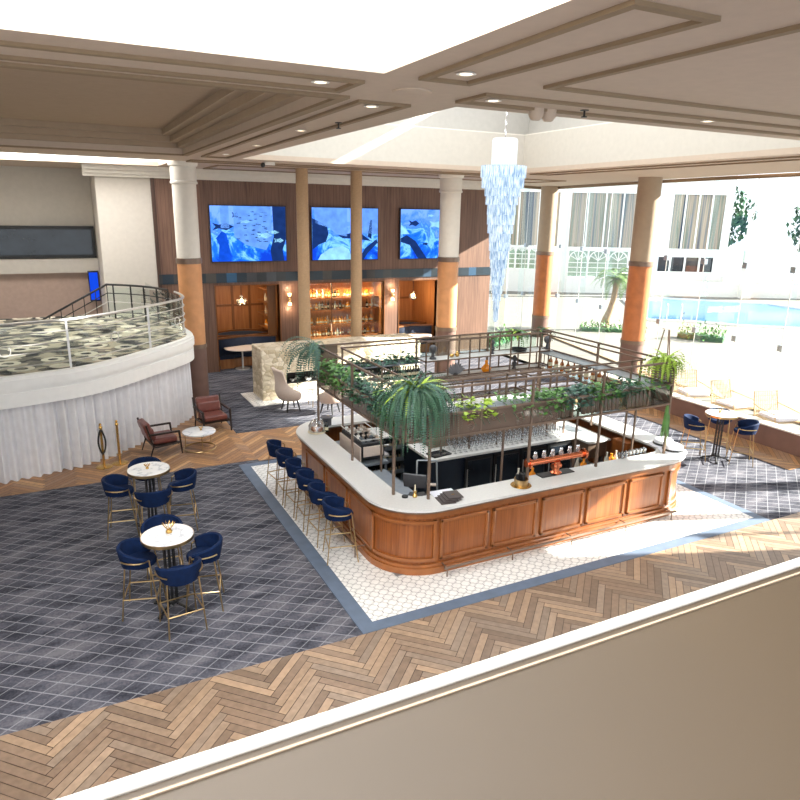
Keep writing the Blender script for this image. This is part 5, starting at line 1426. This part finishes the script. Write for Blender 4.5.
def tree(u,v,h,r,label,n=900):
    q=fac(u,v,0); t=thing('tree',label,'tree',q); rnd=random.Random(int(u*7)); f=MB(); f.tube([(0,0,0),(.1,0,h*.5),(0,.1,h*.8)],[.22,.15,.08],8); f.build('trunk',M['trunk'],t,True)
    f=MB()
    for k in range(n):
        d=Vector((rnd.gauss(0,1),rnd.gauss(0,1),rnd.gauss(0,1))).normalized()*r*rnd.random()**.4; p=Vector((d.x,d.y,h*.75+d.z*.9)); s=rnd.uniform(.15,.34); m_=Matrix.Translation(p)@Matrix.Rotation(rnd.random()*6.3,4,'Z')@Matrix.Rotation(rnd.uniform(-1.4,1.4),4,'X')
        f.face([tuple(m_@Vector(q_)) for q_ in ((0,-s,0),(s*.6,0,0),(0,s*1.3,0),(-s*.6,0,0))])
    f.build('crown',M['leafd'],t)
tree(21.9,6,7.2,2.6,'leafy green tree behind the pool pavilion'); tree(29.5,5,6.5,2.6,'second leafy tree farther right behind the pool')
# tripod sign outside
t=thing('tripod_lamp','dark tripod with a white top standing by the low wall outside','tripod',(17.0,15.0,0))
for k in range(3):
    a=R(20)+2*PI*k/3; f=MB(); f.tube([(.09*cos(a),.09*sin(a),1.9),(.42*cos(a),.42*sin(a),0)],.02,6); f.build('leg',M['bronze'],t)
f=MB(); f.lathe([(.0,1.9),(.16,1.9),(.17,1.95),(0,1.96)],18,cap=False); f.build('top',M['white'],t,True)

# ------------------------------------------------------------------ parapet near the camera
t=thing('parapet','wide brown parapet with a blurred white metal edge below the camera','parapet')
f=MB(); f.box(-3,9,-1.2,.768,4.35,4.585); f.build('ledge',plain('bronze_brown_panel',(58,43,22),.6,var=.08,scale=1.5),t)
f=MB(); f.box(-3,9,.768,.787,4.3,4.597); f.build('edge_rail',M['white'],t,bevel=.012)
f=MB(); f.box(-3,9,.748,.752,4.585,4.588); f.build('groove_strip',M['coffer'],t)

# ------------------------------------------------------------------ light and sky
wd_=bpy.data.worlds.new('sky'); bpy.context.scene.world=wd_; wd_.use_nodes=True; nt=wd_.node_tree
bg=nt.nodes['Background']; bg.inputs[0].default_value=(.86,.93,1.0,1); bg.inputs[1].default_value=1.5
s=bpy.data.lights.new('sun','SUN'); s.energy=23; s.angle=R(.6); s.color=(1,.95,.86)
so=bpy.data.objects.new('sun',s); C.objects.link(so); sd=Vector((-.9,.35,-.46)).normalized(); so.rotation_euler=sd.to_track_quat('-Z','Y').to_euler()
# lamps added under the skylights, boosting daylight to fill the interior
area('skylight_fill',((AX0+AX1)/2,(AY0+AY1)/2,9.3),(0,0,0),AX1-AX0,AY1-AY0,560,(.95,.98,1))
area('skylight_fill',(0,3,8.4),(0,0,0),4,4,520,(.95,.98,1))
area('skylight_fill',(0,20.3,7.8),(0,0,0),5,2.4,260,(1,.97,.93))

# ------------------------------------------------------------------ camera
cam=bpy.data.cameras.new('camera'); co=bpy.data.objects.new('camera',cam); C.objects.link(co)
Fpx=675.72; cam.sensor_width=36; cam.sensor_fit='HORIZONTAL'; cam.lens=Fpx*36/800
yaw,pit,rol=0.46988856,0.27130477,0.01759415
fw=Vector((sin(yaw)*cos(pit),cos(yaw)*cos(pit),-sin(pit))); r_=Vector((cos(yaw),-sin(yaw),0)); u_=r_.cross(fw)
r2=cos(rol)*r_+sin(rol)*u_; u2=-sin(rol)*r_+cos(rol)*u_
mt=Matrix((( r2.x,u2.x,-fw.x,0),(r2.y,u2.y,-fw.y,0),(r2.z,u2.z,-fw.z,5.3),(0,0,0,1)))
co.matrix_world=mt; cam.clip_start=.05; cam.clip_end=500
cam.dof.use_dof=True; cam.dof.focus_distance=12; cam.dof.aperture_fstop=9
sc=bpy.context.scene; sc.camera=co
sc.view_settings.view_transform='Standard'; sc.view_settings.look='None'; sc.view_settings.exposure=0.55
sc.cycles.max_bounces=6; sc.cycles.diffuse_bounces=3; sc.cycles.glossy_bounces=3; sc.cycles.transparent_max_bounces=24; sc.cycles.transmission_bounces=4
sc.cycles.sample_clamp_indirect=4; sc.cycles.caustics_reflective=False; sc.cycles.caustics_refractive=False
for o in bpy.data.objects:
    if o.get('used'): del o['used']
